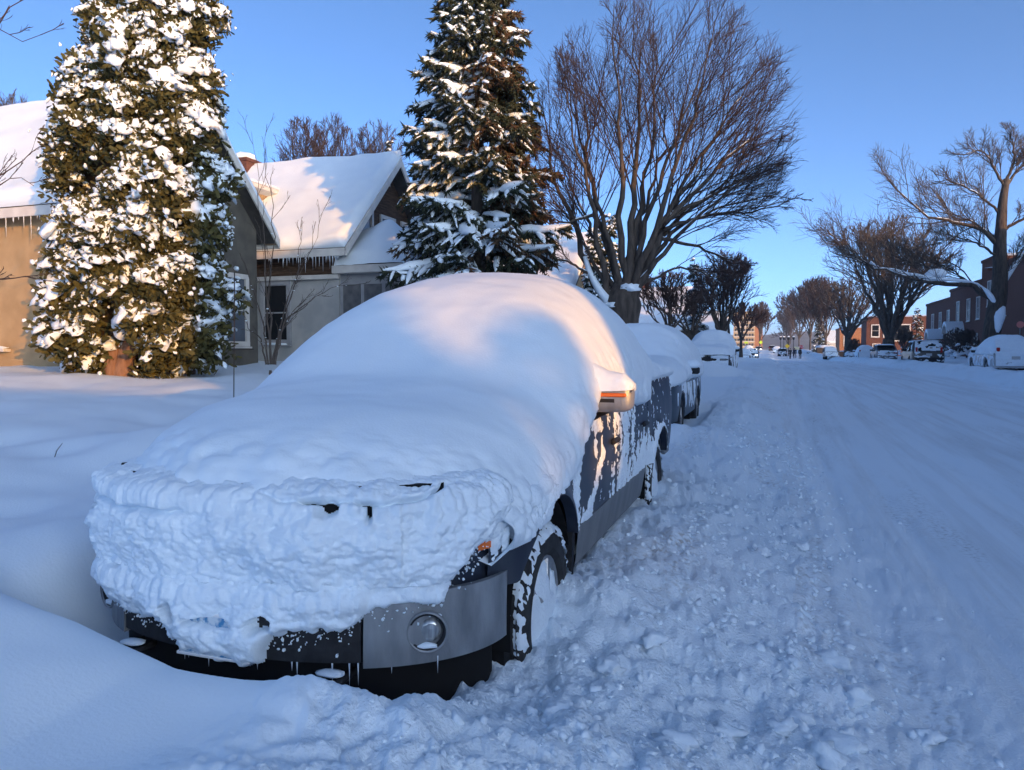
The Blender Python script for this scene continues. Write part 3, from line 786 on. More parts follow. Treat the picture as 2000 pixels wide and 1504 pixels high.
    nel = np.interp(np.concatenate([np.linspace(-2.80, -2.5, 34), np.linspace(-2.49, 1.0, 220), np.linspace(1.02, 2.80, 80)]), [-2.8, -2.4, -1.6, -.9, -.2, .9, 1.4, 2.8], [4.5, 3.8, 3.6, 3.3, 3.0, 2.8, 5, 6])
    def cub(x, xk, yk_):
        z = np.interp(x, xk, yk_); k = np.hanning(13); k /= k.sum()
        xd = np.linspace(xk[0], xk[-1], 800); zd = np.interp(xd, xk, yk_); kk = np.hanning(41); kk /= kk.sum()
        zd = np.convolve(np.pad(zd, 20, mode='edge'), kk, 'valid'); return np.interp(x, xd, zd)
    zc = cub(st, yk, zk); zc[:14] = np.interp(st[:14], yk, zk)
    zer = np.interp(st, [-2.8, -2.3, -2.0, -1.74, -1.45, -1.25, -1.0, -.7, 1.0, 1.2, 1.3, 2.8], [.84, .86, .90, .95, .99, 1.13, 1.27, 1.30, 1.22, 1.30, 1.39, 1.39])
    zel = np.interp(st, [-2.8, -2.3, -1.5, -1.0, 1.0, 1.2, 1.3, 2.8], [1.02, .98, 1.0, 1.15, 1.2, 1.3, 1.39, 1.39])
    hw = np.interp(st, [-2.8, -2.6, -2.3, -1.9, -1.2, 1.0, 1.3, 2.8], [.95, 1.0, 1.03, 1.04, 1.03, 1.02, .985, .98])
    ne = np.interp(st, [-2.8, -2.4, -1.6, -.9, -.2, .9, 1.4, 2.8], [4.5, 3.8, 3.4, 2.9, 2.6, 2.6, 5, 6])
    rough = .022 * sstep(-2.45, -2.72, st)
    bend = lambda x, y: (-.035 + .05 * fbm(np.stack([x * 3.5, 0 * x, 0 * x + 4], -1), 3)) * sstep(-2.35, -2.75, y) + .58 * np.abs(np.clip(x / .97, -1.05, 1.05)) ** 2.3 * sstep(-1.6, -2.75, y)
    o, P = snow_loft('snow_cover', T, st, hw, zc, zel, zer, ne, 150, rough, bend=bend, amp=.014, seed=1, hwl=hwl, nexl=nel)
    # ---- snow plastered on the nose
    n, m = 420, 200
    ph_ = np.linspace(phi_of_x(-.963), phi_of_x(.963), n); sv = np.linspace(0, 1.42, m)
    x_, y_ = plan(ph_, 0)
    Pn = np.zeros((n, m, 3)); Pn[..., 0] = x_[:, None]; Pn[..., 1] = y_[:, None]
    ang_ = np.clip(sv - 1, 0, 1) / .42 * R(78)
    Pn[..., 2] = (.42 + .60 * np.minimum(sv, 1) + .10 * np.sin(ang_))[None]
    inw = (.18 * (1 - np.cos(ang_)) + .02 * np.sin(ang_))[None] + 0 * Pn[..., 0]
    zz_ = (.42 + .60 * sv)[None] + 0 * Pn[..., 0]                 # runs on past the shoulder
    offz = np.interp(zz_, [.40, .68, .73, 1.0, 1.3], [.047, .047, .018, .016, .010])
    cdir = Pn[..., :2] - np.array([0, -2.1]); cdir /= np.linalg.norm(cdir, axis=-1, keepdims=True)
    xl = Pn[..., 0] / .905 * .965
    Pn[..., :2] += cdir * (offz - inw)[..., None]
    z = zz_ * 1.0
    q = Pn * 1.0
    qw = q + .03 * np.stack([fbm(q * 7, 2), fbm(q * 7 + 9, 2), fbm(q * 7 + 21, 2)], -1)
    zlow = np.interp(xl, [-1, -.7, -.32, -.30, -.20, -.155, -.15, .19, .20, .24, .5, .57, .8, .86, .91, .95, 1.0],
                     [.60, .56, .55, .545, .50, .50, .445, .445, .47, .575, .585, .645, .67, .73, .84, .90, .93])
    zl = zlow + .030 * fbm(q * 9, 2) + .008 * fbm(q * 26, 2)
    edge = (z - zl) / .085
    body_ = .030 + .026 * lumps(qw * 6.0) + .022 * lumps(qw * 13) + .017 * lumps(qw * 27) + .010 * lumps(q * 55) + .045 * fbm(q * 2.6, 3)
    body_ = body_ + .035 * np.exp(-((z - .90) / .10) ** 2) * (xl < .7)
    body_ = np.maximum(body_, .012) * np.interp(z, [.4, .6, .95, 1.06, 1.15, 1.27], [.75, .9, 1, .85, .45, .1]) * (1 - .45 * sstep(-.80, -.95, xl))
    body_ = body_ + .035 * np.exp(-((z - 1.04) / .05) ** 2) * sstep(.15, -.05, xl)
    Tn = body_ * np.clip(edge, 0, 1) ** .5
    def hole(cx, cz, rx_, rz_):
        d_ = ((xl - cx) / rx_) ** 2 + ((z - cz) / rz_) ** 2 + 1.1 * fbm(q * 16, 3)
        return sstep(1.5, .5, d_)
    Tn = Tn - .22 * np.clip(hole(.47, 1.03, .036, .024) + hole(.40, 1.045, .03, .010) + hole(-.77, .985, .030, .050) + hole(-.72, .96, .03, .03) + hole(.60, 1.01, .010, .026) + hole(-.175, .60, .035, .036) + hole(.205, .595, .040, .036) + hole(-.01, .592, .11, .016), 0, 1)
    crk = np.interp(xl, [.18, .3, .42, .52, .66, .78, .86], [1.075, 1.04, 1.045, 1.05, 1.035, 1.06, 1.12]) + .012 * fbm(q * 12, 2)
    Tn = Tn - .075 * np.exp(-((z - crk) / .009) ** 2) * sstep(.16, .3, xl) * sstep(.90, .8, xl) * (.35 + .65 * sstep(-.2, .4, fbm(q * 7, 2)))
    Tn = Tn - .04 * np.exp(-((z - .99 - .10 * (xl + .5) ** 2 - .012 * fbm(q * 9, 2)) / .010) ** 2) * sstep(-.85, -.7, xl) * sstep(.0, -.2, xl)
    spk = fbm(q * 34, 3) + .4 * fbm(q * 80, 2)       # flakes frozen on the bare plastic and paint below
    rim_ = (zl - z)
    spk = (spk - .30 - 3.2 * np.clip(rim_, 0, 1) - .9 * (xl < .22) - .22 * (xl > .56)) * .006
    Tn = np.where(edge < 0, -.03, Tn)
    crust('snow_crust', T, Pn, np.clip(Tn, -.05, .2), flip=1)
    rs_ = np.random.default_rng(12); m_ = 900
    pick = np.argwhere((edge < 0) & (edge > -1.7) & (z > .47) & (xl > .20) | ((edge < 0) & (edge > -.6) & (z > .47)))
    pick = pick[rs_.choice(len(pick), m_)]; dens = np.clip(1 + edge[pick[:, 0], pick[:, 1]] / 1.5, 0, 1) ** 1.5 * np.where((xl[pick[:, 0], pick[:, 1]] > .57) & (z[pick[:, 0], pick[:, 1]] < .7), .35, 1)
    pick = pick[rs_.random(m_) < dens]; Cf = Pn[pick[:, 0], pick[:, 1]] + rs_.normal(size=(len(pick), 3)) * .003
    sc_ = (.0022 + .0055 * rs_.random(len(pick)) ** 2)[:, None, None]
    V, Fc = scatter(*CLOD[0], rotm(len(pick), 1.5) * sc_, Cf)
    tag(mk('snow_flecks', V, Fc, M['snow_rough'], T), kind='stuff')
    # ---- snow on the driver's side of the fender, doors and bed
    for nm, key in (('snow', 'front_fender'), ('snow', 'front_door'), ('snow', 'rear_door'), ('snow', 'bed_side')):
        o, P0 = kids[(key, 1)]
        yy0, yy1 = P0[0, 0, 1], P0[-1, 0, 1]
        n = max(int((yy1 - yy0) / .006), 40); m = 150
        ys = np.linspace(yy0 + .004, yy1 - .004, n); zb = arch_bottom(ys, .645, arches, ar) + .004; zt = np.interp(ys, [-2.7, -1.3, -.9, 1.1, 1.15, 2.9], ztop)
        tt = np.linspace(0, 1, m); Z = zb[:, None] * (1 - tt) + zt[:, None] * tt; Y = np.broadcast_to(ys[:, None], Z.shape)
        Pq = np.stack([half(Y, Z), Y, Z], -1)
        str_ = .8 * fbm(np.stack([Y * 7.5, Z * 2.6, 0 * Z], -1), 3) + .8 * fbm(np.stack([Y * 21, Z * 9, 0 * Z + 3], -1), 3) + .75 * fbm(np.stack([Y * 42, Z * 30, 0 * Z + 3], -1), 2)
        if key == 'front_fender':
            d_arch = np.sqrt((Y - ya_f) ** 2 + (Z - .42) ** 2) - ar
            cov = 1.3 * sstep(.16, .02, zt[:, None] - Z) + .9 * np.exp(-((Y + 1.28) / .10) ** 2) - .42 - .25 * (d_arch < .05) + .9 * sstep(-2.3, -2.45, Y) * 0 + .35 * sstep(-2.3, -2.5, Y)
        elif key == 'front_door':
            # frozen drips below the mirror and the long slanting patch that catches the sun
            yc = np.interp(Z, [.66, .75, .9, 1.02, 1.10], [-.92, -.86, -.72, -.64, -.60])
            cov = .95 * np.exp(-((Y - yc) / .085) ** 2) * sstep(1.12, .95, Z) - .50
            cov = cov + 1.05 * sstep(1.10, 1.17, Z) * np.exp(-((Y + .78) / .16) ** 2) + .95 * np.exp(-((Y + .83) / .04) ** 2) * sstep(.92, 1.05, Z) + .75 * sstep(.80, .66, Z) * sstep(-.6, -1.1, Y) + .50 * sstep(-.55, -.2, Y)
            cov = cov - .8 * np.exp(-((Y + 1.0) / .10) ** 2) * sstep(.72, .82, Z)
        elif key == 'rear_door':
            cov = .02 - .45 * sstep(.8, 1.1, Z) * sstep(.2, .8, Y) + .3 * sstep(.95, .7, Z)
        else:
            d_arch = np.sqrt((Y - ya_r) ** 2 + (Z - .42) ** 2) - ar
            cov = -.55 + 1.2 * np.exp(-(d_arch / .05) ** 2) + .9 * sstep(1.45, 1.25, Y) * sstep(1.0, .75, Z) + .35 * sstep(.05, 0, zt[:, None] - Z)
        edge_ = np.minimum(np.minimum(Y - yy0, yy1 - Y) / .012, 1)
        Tt = np.clip((str_ * .62 + cov) * .018, -.02, .013 if key != 'front_fender' else .03) + .003 * lumps(Pq * 40) * ((str_ * .62 + cov) > 0)
        crust('snow', o, Pq, np.where(edge_ < .5, -.01, Tt), flip=1)
    ys_ = np.linspace(-2.36, -1.25, 60); zt_ = np.interp(ys_, [-2.7, -1.3, -.9, 1.1, 1.15, 2.9], ztop)
    for sg in (1, -1):
        Pf = np.stack([sg * (half(ys_, zt_) - .03), ys_, zt_ + .012], -1); V, Fc = tube(Pf, .055 * (1 + .5 * fbm(Pf * 9, 3)), 12)
        mk('snow', V, Fc, M['snow_rough'], T)
    # snow heaped on the mirrors, joined to the cab
    for sg in (1, -1):
        mr = [c for c in T.children if c.name.startswith('mirror') and c.location.x * sg > 0][0]
        u = np.linspace(-1, 1, 40); v = np.linspace(0, 1, 34)
        U, Vv = np.meshgrid(u, v, indexing='ij')
        # v runs out from the cab to the mirror's end, u across it
        xo = -.17 + .350 * Vv
        crown = np.interp(Vv, [0, .25, .55, .85, 1.0], [.30, .20, .145, .125, .07])
        low = np.interp(Vv, [0, .4, .8, 1.0], [.02, .025, .03, .035])
        Zs = low + (crown - low) * np.maximum(1 - np.abs(U) ** 3.2, 0) ** .5
        Ys = U * np.interp(Vv, [0, .5, .9, 1], [.15, .105, .088, .060])
        P = np.stack([sg * xo, Ys - .004, Zs], -1)
        Nn = gnormals(P) * (1 if sg > 0 else -1)
        P = P + Nn * (.006 * fbm(P * 14, 2))[..., None]
        endc = P[:, -1:].copy(); endc[..., 2] = .02; endc[..., 0] -= sg * .01
        P = np.concatenate([P, endc], 1)
        Fc = gridf(*P.shape[:2]); mk('snow', P.reshape(-1, 3), Fc[:, ::-1] if sg > 0 else Fc, M['snow'], mr)
    # icicles under the bumper
    pts = []; ln = []
    r0 = random.Random(4)
    for xx in (-.17, -.15, -.05, .17, .31, .33, .46, .52, .55, .66, .80):
        x, y = plan(np.array([phi_of_x(xx)]), .05); pts.append((float(x[0]), float(y[0]) + .01, .455)); ln.append(r0.uniform(.03, .10))
    icicles('icicles', T, pts, ln, .0035)
    return T
make_pickup()
# ---------------------------------------------------------------- the other vehicles along the street
def vehicle(name, label, cat, loc, rz, kind, paint, snow, group=None, detail=1, lights=False, wiper=False):
    """front towards -y. kind: suv / sedan / pickup / wagon. snow: dict(roof=thickness, sides=edge height or None, rear=coverage, front=coverage)"""
    K = {'suv': dict(L=4.75, W=.93, belt=1.10, hood=1.08, roof=1.72, gh=(-.98, -.30, 1.85, 2.26), trunk=None, sill=.36),
         'wagon': dict(L=4.5, W=.88, belt=.95, hood=.92, roof=1.52, gh=(-.95, -.20, 1.65, 2.15), trunk=None, sill=.28),
         'sedan': dict(L=4.7, W=.89, belt=.96, hood=.90, roof=1.45, gh=(-.90, -.10, 1.15, 1.72), trunk=1.02, sill=.26),
         'pickup': dict(L=5.7, W=.98, belt=1.22, hood=1.15, roof=1.85, gh=(-1.2, -.5, 1.05, 1.15), trunk=1.32, sill=.42)}[kind]
    L, W, belt, hood, roof, gh, trunk, sill = (K[k] for k in ('L', 'W', 'belt', 'hood', 'roof', 'gh', 'trunk', 'sill'))
    T = thing(name, label, cat, loc, rz, group)
    hl = L / 2; wr = .36 if kind in ('suv', 'pickup') else .32
    arches = ((-hl + .92, wr), (hl - 1.02, wr)); ar = wr + .09
    n = 74 if detail else 36
    ys = np.linspace(-hl, hl, n)
    tr = trunk if trunk else belt
    ztop = np.interp(ys, [-hl, -hl + .12, gh[0], gh[0] + .1, gh[3], gh[3] + .05, hl - .06, hl], [hood - .22, hood - .05, hood + .04, belt, belt, tr, tr, tr - .12])
    zb = arch_bottom(ys, sill, arches, ar)
    taper = 1 - .13 * np.clip((-ys - hl + .55) / .55, 0, 1) ** 2 - .08 * np.clip((ys - hl + .5) / .5, 0, 1) ** 2
    tt = np.linspace(0, 1, 8)
    side = []
    for t_ in tt:
        z = zb * (1 - t_) + (ztop - .05) * t_
        x = W * taper * np.interp(z, [.2, .4, .65, .9, 1.3], [.93, .975, 1.0, .985, .95])
        side.append(np.stack([x, ys, z], -1))
    side = np.stack(side, 1)
    lip = side[:, :1] - [.07, 0, 0]
    top = np.stack([side[:, -1, 0] - .07, ys, ztop], -1)[:, None]
    mid = np.stack([0 * ys, ys, ztop + .02], -1)[:, None]
    Rr = np.concatenate([lip, side, top, mid], 1)
    Lf = Rr[:, ::-1][:, 1:] * np.array([-1, 1, 1])
    G = np.concatenate([Rr, Lf], 1)
    # close the two ends
    e0 = G[:1].copy(); e0[..., 0] *= .9; e0[..., 2] = np.clip(e0[..., 2], sill + .1, None) * 1.0; e0[..., 1] -= .02
    c0 = e0.copy(); c0[..., 0] = 0
    e1 = G[-1:].copy(); e1[..., 0] *= .9; e1[..., 1] += .02
    c1 = e1.copy(); c1[..., 0] = 0
    H = np.concatenate([c0, e0, G, e1, c1], 0)
    body = mk('body', H.reshape(-1, 3), gridf(*H.shape[:2]), M[paint], T); autosm(body, 40)
    # greenhouse
    def ring(y, zt, w_, zb_): return [(-w_, y, zb_), (-w_ * .93, y, zb_ + (zt - zb_) * .55), (-w_ * .80, y, zt), (w_ * .80, y, zt), (w_ * .93, y, zb_ + (zt - zb_) * .55), (w_, y, zb_)]
    zb_ = belt - .03
    rg = np.array([ring(gh[0], zb_ + .02, W * .93, zb_), ring((gh[0] + gh[1]) / 2, (zb_ + roof) / 2 + .05, W * .91, zb_), ring(gh[1], roof - .05, W * .90, zb_), ring((gh[1] + gh[2]) / 2, roof - .01, W * .90, zb_), ring(gh[2], roof - .06, W * .90, zb_), ring(gh[3], zb_ + .02, W * .93, zb_)])
    g_ = mk('windows', rg.reshape(-1, 3), gridf(6, 6)[:, ::-1], M['icy_glass' if snow.get('icy') else 'glass'], T, smooth=False)
    ry = np.linspace(gh[1] - .05, gh[2] + .06, 8); us = np.linspace(-1, 1, 9)
    U, Y = np.meshgrid(us, ry); P = np.stack([U * W * .76, Y, roof + .015 - .06 * U ** 4 - .05 * (np.abs(Y - (gh[1] + gh[2]) / 2) / ((gh[2] - gh[1]) / 2)) ** 4], -1)
    mk('roof', P.reshape(-1, 3), gridf(8, 9)[:, ::-1], M[paint], T)
    for sg in (() if snow.get('whole') else (1, -1)): # pillars, where the glass shows
        for (a, b) in ((gh[0], gh[1]), (gh[3], gh[2])):
            MB().tube([(sg * W * .93, a, zb_), (sg * W * .905, (a + b) / 2, (zb_ + roof) / 2 - .02), (sg * W * .78, b, roof - .03)], [.05, .045, .04], 5).build('pillar', M[paint], T, smooth=True)
        MB().tube([(sg * W * .945, (gh[1] + gh[2]) / 2, zb_), (sg * W * .79, (gh[1] + gh[2]) / 2, roof - .03)], .04, 4).build('pillar', M[paint], T, smooth=True)
    # ends
    wf = W * .80
    MB().box((0, -hl - .035, sill + .17), (wf * 2.0, .14, .26), .04).build('front_bumper', M['black' if kind == 'suv' else paint], T, auto=40)
    MB().box((0, hl + .035, sill + .19), (wf * 2.06, .14, .28), .04).build('rear_bumper', M['black' if kind == 'suv' else paint], T, auto=40)
    MB().box((0, -hl - .025, hood - .30), (wf * .95, .05, .18), .015).build('grille', M['black'], T, auto=40)
    for sg in (1, -1):
        MB().box((sg * wf * .80, -hl - .01, hood - .27), (.30, .07, .15), .025).build('headlight', M['lamp_on' if lights else 'lens'], T, auto=40)
        zt_ = tr - .2 if trunk else belt + .05
        MB().box((sg * wf * .92, hl - .01, zt_), (.13 if not trunk else .3, .08, .34 if not trunk else .14), .02).build('tail_light', M['red_lens'], T, auto=40)
        m_ = MB().box((sg * (W + .09), gh[0] + .42, belt + .06), (.20, .10, .13), .03).build('mirror', M['black'], T, auto=40)
        if snow.get('roof', 0) > .15:
            V, Fc = LUMP2[3]; mk('snow', V * [.14, .11, .10] + [sg * (W + .07), gh[0] + .42, belt + .15], Fc, M['snow'], m_)
        for (ya, za) in arches:
            wheel(T, sg * (W - .13), ya, wr, .22, sg, False)
            MB().box((sg * (W - .28), ya, wr + .08), (.30, ar * 1.9, ar * 1.9)).build('wheel_well', M['void'], T)
    if detail and wiper is not None:
        MB().box((0, hl + .085, belt - .24 if not trunk else tr - .34), (.32, .012, .16), .003).build('license_plate', M['car_white'], T)
    # ---- snow
    sr = snow.get('roof', 0)
    if sr > 0:
        if snow.get('whole'):
            yk = [-hl - .04, -hl + .12, gh[0] - .1, gh[0] + .35, gh[1] + .1, (gh[1] + gh[2]) / 2, gh[2] - .1, gh[3] + .05, hl - .05, hl + .04]
            zk = [hood - .15, hood + sr * .75, hood + sr * 1.05, (hood + roof) / 2 + sr * .9, roof + sr * .85, roof + sr, roof + sr * .8, tr + sr * (1.2 if trunk else .8), tr + sr * .8, tr - .15]
            st = np.linspace(-hl - .04, hl + .04, 110 if detail else 60)
            zc = np.interp(st, yk, zk); kk = np.hanning(9); kk /= kk.sum(); zc = np.convolve(np.pad(zc, 4, mode='edge'), kk, 'valid')
            ze = np.interp(st, [-hl, gh[0] - .2, gh[0] + .3, gh[2], hl], [hood - .12, hood - .02, snow.get('sides', belt), snow.get('sides', belt), tr - .05])
            zer = np.interp(st, [-hl, gh[0] - .2, gh[0] + .3, gh[2], hl], [hood - .12, hood - .02, snow.get('sides', belt), snow.get('sides', belt), tr - .05])
            hw = W * np.interp(st, [-hl, -hl + .5, hl - .5, hl], [.88, 1.02, 1.02, .94]); ne = np.interp(st, [-hl, gh[0], gh[1], gh[2], hl], [4.5, 3.6, 2.7, 2.7, 3.5])
            snow_loft('snow_cover', T, st, hw, zc, ze, zer, ne, 60, .012, seed=loc[0], amp=.03)
        else:
            st = np.linspace(gh[1] - .1, gh[2] + .1, 40); mid_ = (gh[1] + gh[2]) / 2
            zc = roof + sr * np.maximum(1 - (np.abs(st - mid_) / ((gh[2] - gh[1]) / 2 + .1)) ** 6, 0) ** .5 + .01
            o_ = np.ones(40)
            snow_loft('roof_snow', T, st, W * .78 * o_, zc, (roof - .05) * o_, (roof - .05) * o_, 5 * o_, 30, .006, seed=loc[0], amp=.01, lip=.02, floor_in=.05)
            if snow.get('hood'):
                st = np.linspace(-hl + .05, gh[0] + .05, 30); o_ = np.ones(30)
                zc = np.interp(st, [-hl, -hl + .3, gh[0]], [hood - .02, hood + snow['hood'], hood + snow['hood'] + .05])
                snow_loft('hood_snow', T, st, W * .9 * o_, zc, (hood - .1) * o_, (hood - .1) * o_, 4 * o_, 30, .01, seed=loc[1], amp=.02, lip=.02, floor_in=.05)
    def end_crust(cov, sgn, seed):
        zz = np.linspace(sill + .1, (roof - .03) if not trunk or sgn < 0 else tr - .03, 46); uu = np.linspace(-1, 1, 56)
        U, Z = np.meshgrid(uu, zz, indexing='ij')
        yb = hl + .02
        if sgn > 0:
            yend = np.interp(Z, [sill, sill + .33, sill + .36, belt, roof], [yb + .085, yb + .085, yb + .01, yb if not trunk else yb, gh[2] + .1 if not trunk else yb])
        else:
            yend = np.interp(Z, [sill, sill + .30, sill + .33, hood - .1, hood, roof], [yb + .085, yb + .085, yb + .02, yb + .02, -gh[0] + .1, -gh[1]])
        X = U * W * .86 * np.interp(Z, [0, belt, roof], [1, 1, .88])
        P = np.stack([X, sgn * yend, Z], -1)
        q = P * 1.0 + seed
        s_ = fbm(np.stack([q[..., 0] * 2.5, q[..., 1], q[..., 2] * 6], -1), 4)
        led = .5 * np.exp(-((Z - sill - .36) / .06) ** 2) + (.55 * sstep(belt - .02, belt + .05, Z) if not trunk else 0)
        Tt = np.clip((s_ + cov + led) * .05, -.02, .035) + .008 * lumps(q * 18)
        Tt = np.where((s_ + cov + led) < 0, -.02, Tt)
        crust('snow_crust', T, P, Tt, flip=1 if sgn < 0 else -1)
    if snow.get('rear') is not None: end_crust(snow['rear'], 1, 2.0 + loc[1])
    if snow.get('front') is not None: end_crust(snow['front'], -1, 5.0 + loc[1])
    if snow.get('side') is not None:                  # crust frozen on the street side
        sg = snow['side'][0]; cov = snow['side'][1]
        Pq = side[:, 1:-1] * np.array([sg, 1, 1])
        n_, m_ = 90, 40
        yi = np.linspace(0, Pq.shape[0] - 1, n_); zi = np.linspace(0, Pq.shape[1] - 1, m_)
        A = np.stack([np.stack([np.interp(yi, np.arange(Pq.shape[0]), Pq[:, j, c]) for j in range(Pq.shape[1])], 1) for c in range(3)], -1)
        A = np.stack([np.stack([np.interp(zi, np.arange(A.shape[1]), A[i, :, c]) for i in range(n_)], 0) for c in range(3)], -1)
        s_ = fbm(np.stack([A[..., 1] * 3, A[..., 2] * 1.6, 0 * A[..., 0] + loc[1]], -1), 4)
        Tt = np.where(s_ + cov < 0, -.02, np.clip((s_ + cov) * .05, 0, .03))
        crust('snow_crust', T, A, Tt, flip=1 if sg > 0 else -1)
    return T

def gpos(px, d, x=None):
    p = at(px, 686, d); return float(p[0]), float(p[1]), float(zr(p[1]))

# left kerb: the SUV behind the pickup, then a second pickup
vehicle('suv', 'snow-heaped blue-grey SUV parked right behind the dark blue pickup', 'SUV', (-2.35, 14.4, .10), 0, 'suv', 'car_teal', dict(roof=.34, whole=1, sides=1.05, front=.75, side=(1, -.22)))
x, y, z = gpos(1392, 34)
vehicle('pickup_truck', 'snow-capped pickup with dark grille parked under the leaning bare trees', 'pickup truck', (x, y, z + .02), 0, 'pickup', 'car_dark', dict(roof=.36, whole=1, sides=1.30, front=.18, side=(1, .1)))
x, y, z = gpos(1453, 105)
vehicle('parked_car', 'small snow-topped car parked beyond the snow-capped pickup', 'car', (x, y, z), 0, 'sedan', 'car_dark', dict(roof=.25, whole=1, front=.1), detail=0)
x, y, z = gpos(1466, 118)
vehicle('car', 'dark car with one headlight showing at the left kerb', 'car', (x + .3, y, z), 0, 'suv', 'car_dark', dict(roof=.1, front=-.3), detail=0, lights=True)
x, y, z = gpos(1482, 215)
vehicle('car', 'dark car driving towards us with both headlights on', 'car', (x, y, z), 0, 'sedan', 'car_dark', dict(roof=.06), detail=0, lights=True)
x, y, z = gpos(1462, 165)
vehicle('parked_car', 'snow-heaped car at the foot of the white bank on the left kerb', 'car', (x, y, z + .3), 0, 'wagon', 'car_grey', dict(roof=.3, whole=1, front=.6), detail=0)
# right kerb, backs towards us
x, y, z = gpos(1975, 33)
vehicle('parked_car', 'white snow-plastered car cut off by the right edge of the picture', 'car', (x, y + 1.6, z + .22), R(180), 'wagon', 'car_white', dict(roof=.22, whole=1, sides=.9, rear=.75, icy=1, side=(1, .25)))
x, y, z = gpos(1812, 47)
RS = vehicle('suv', 'dark SUV with roof rails and a snow-plastered rear window', 'SUV', (x, y + 2, z + .08), R(180), 'suv', 'car_brown', dict(roof=.05, rear=-.42))
for sg in (1, -1):
    MB().tube([(sg * .62, -.25, 1.76), (sg * .62, -.2, 1.80), (sg * .62, 1.7, 1.80), (sg * .62, 1.78, 1.74)], .02, 5).build('roof_rail', M['black'], RS, smooth=True)
x, y, z = gpos(1732, 66)
vehicle('parked_car', 'snow-dusted sedan parked ahead of the dark SUV', 'car', (x, y + 2, z + .25), R(180), 'sedan', 'car_grey', dict(roof=.10, rear=.0, hood=.1))
x, y, z = gpos(1692, 82)
vehicle('parked_car', 'completely white snow-covered car parked ahead of the snow-dusted sedan', 'car', (x, y + 2, z + .2), R(180), 'wagon', 'car_white', dict(roof=.2, whole=1, sides=.6, rear=1.0, side=(1, 1.0)), detail=0)
x, y, z = gpos(1622, 108)
vehicle('parked_car', 'pickup-high car with iced-over glass below the orange brick building', 'car', (x, y, z + .2), R(0), 'suv', 'car_grey', dict(roof=.14, front=.35, icy=1), detail=0)
x, y, z = gpos(1528, 150)
vehicle('parked_car', 'dark car with snow on its roof parked left of the three walkers', 'car', (x, y, z), R(180), 'sedan', 'car_dark', dict(roof=.16, rear=-.1, hood=.1), detail=0)
x, y, z = gpos(1508, 205)
vehicle('parked_car', 'dark SUV far down the right kerb before the crest', 'SUV', (x, y, z), R(180), 'suv', 'car_brown', dict(roof=.1), detail=0)
x, y, z = gpos(1517, 180)
vehicle('parked_car', 'snow-covered car between the far dark SUV and the dark car', 'car', (x, y, z), R(180), 'wagon', 'car_white', dict(roof=.25, whole=1, rear=.8), detail=0)
# ---------------------------------------------------------------- houses
def wall_box(T, name, x0, x1, y0, y1, z0, z1, mat):
    return MB().box(((x0 + x1) / 2, (y0 + y1) / 2, (z0 + z1) / 2), (x1 - x0, y1 - y0, z1 - z0)).build(name, M[mat], T)

def window(T, c, w, h, nrm, frame='trim', pane='glass', fw_=.09, bars=1, sill=True, cols=0, snow=False):
    """a sash window standing proud of a wall; nrm is one of '+x', '-x', '-y'"""
    c = np.asarray(c, float)
    ax = {'+x': (np.array([0, 1., 0]), np.array([1., 0, 0])), '-x': (np.array([0, -1., 0]), np.array([-1., 0, 0])), '-y': (np.array([1., 0, 0]), np.array([0, -1., 0]))}[nrm]
    U, N = ax; Zv = np.array([0, 0, 1.])
    def bx(mb, u, z, du, dz, n0, n1):
        ctr = c + U * u + Zv * z + N * (n0 + n1) / 2
        d = np.abs(U) * du + Zv * dz + np.abs(N) * (n1 - n0)
        mb.box(ctr, d, .008)
    f = MB()
    bx(f, -w / 2 - fw_ / 2, 0, fw_, h, .003, .07); bx(f, w / 2 + fw_ / 2, 0, fw_, h, .003, .07)
    bx(f, 0, h / 2 + fw_ / 2, w + 2 * fw_, fw_, .003, .075); bx(f, 0, -h / 2 - fw_ / 2, w + 2 * fw_, fw_, .003, .075)
    o = f.build('window', M[frame], T)
    for b in range(bars):
        zz = -h / 2 + h * (b + 1) / (bars + 1); k = MB(); bx(k, 0, zz, w - .004, .045, .012, .05); k.build('sash_bar', M[frame], o)
    for b in range(cols):
        uu = -w / 2 + w * (b + 1) / (cols + 1); k = MB(); bx(k, uu, 0, .03, h - .004, .013, .045); k.build('sash_bar', M[frame], o)
    p = MB(); bx(p, 0, 0, w - .002, h - .002, .004, .012); p.build('pane', M[pane], o)
    if sill:
        k = MB(); bx(k, 0, -h / 2 - fw_ - .03, w + 2 * fw_ + .06, .05, .003, .12); k.build('sill', M[frame], o)
    if snow:
        V, Fc = LUMP2[0]
        s_ = mk('sill_snow', V * (np.abs(U) * (w / 2 + .05) + np.abs(N) * .09 + Zv * .06) + c + N * .06 + Zv * (-h / 2 - fw_ + .01), Fc, M['snow'], o)
    return o

def slab(T, name, A, B, C, D, th, mat, parent=None):
    """a flat board with corners A B C D (top face), thickness th downwards"""
    P = np.array([A, B, C, D], float); nrm = np.cross(P[1] - P[0], P[3] - P[0]); nrm /= np.linalg.norm(nrm)
    if nrm[2] < 0: nrm = -nrm
    Q = P - nrm * th
    return mk(name, np.concatenate([P, Q]), [(0, 1, 2, 3), (7, 6, 5, 4), (0, 4, 5, 1), (1, 5, 6, 2), (2, 6, 7, 3), (3, 7, 4, 0)], M[mat], parent or T, smooth=False)

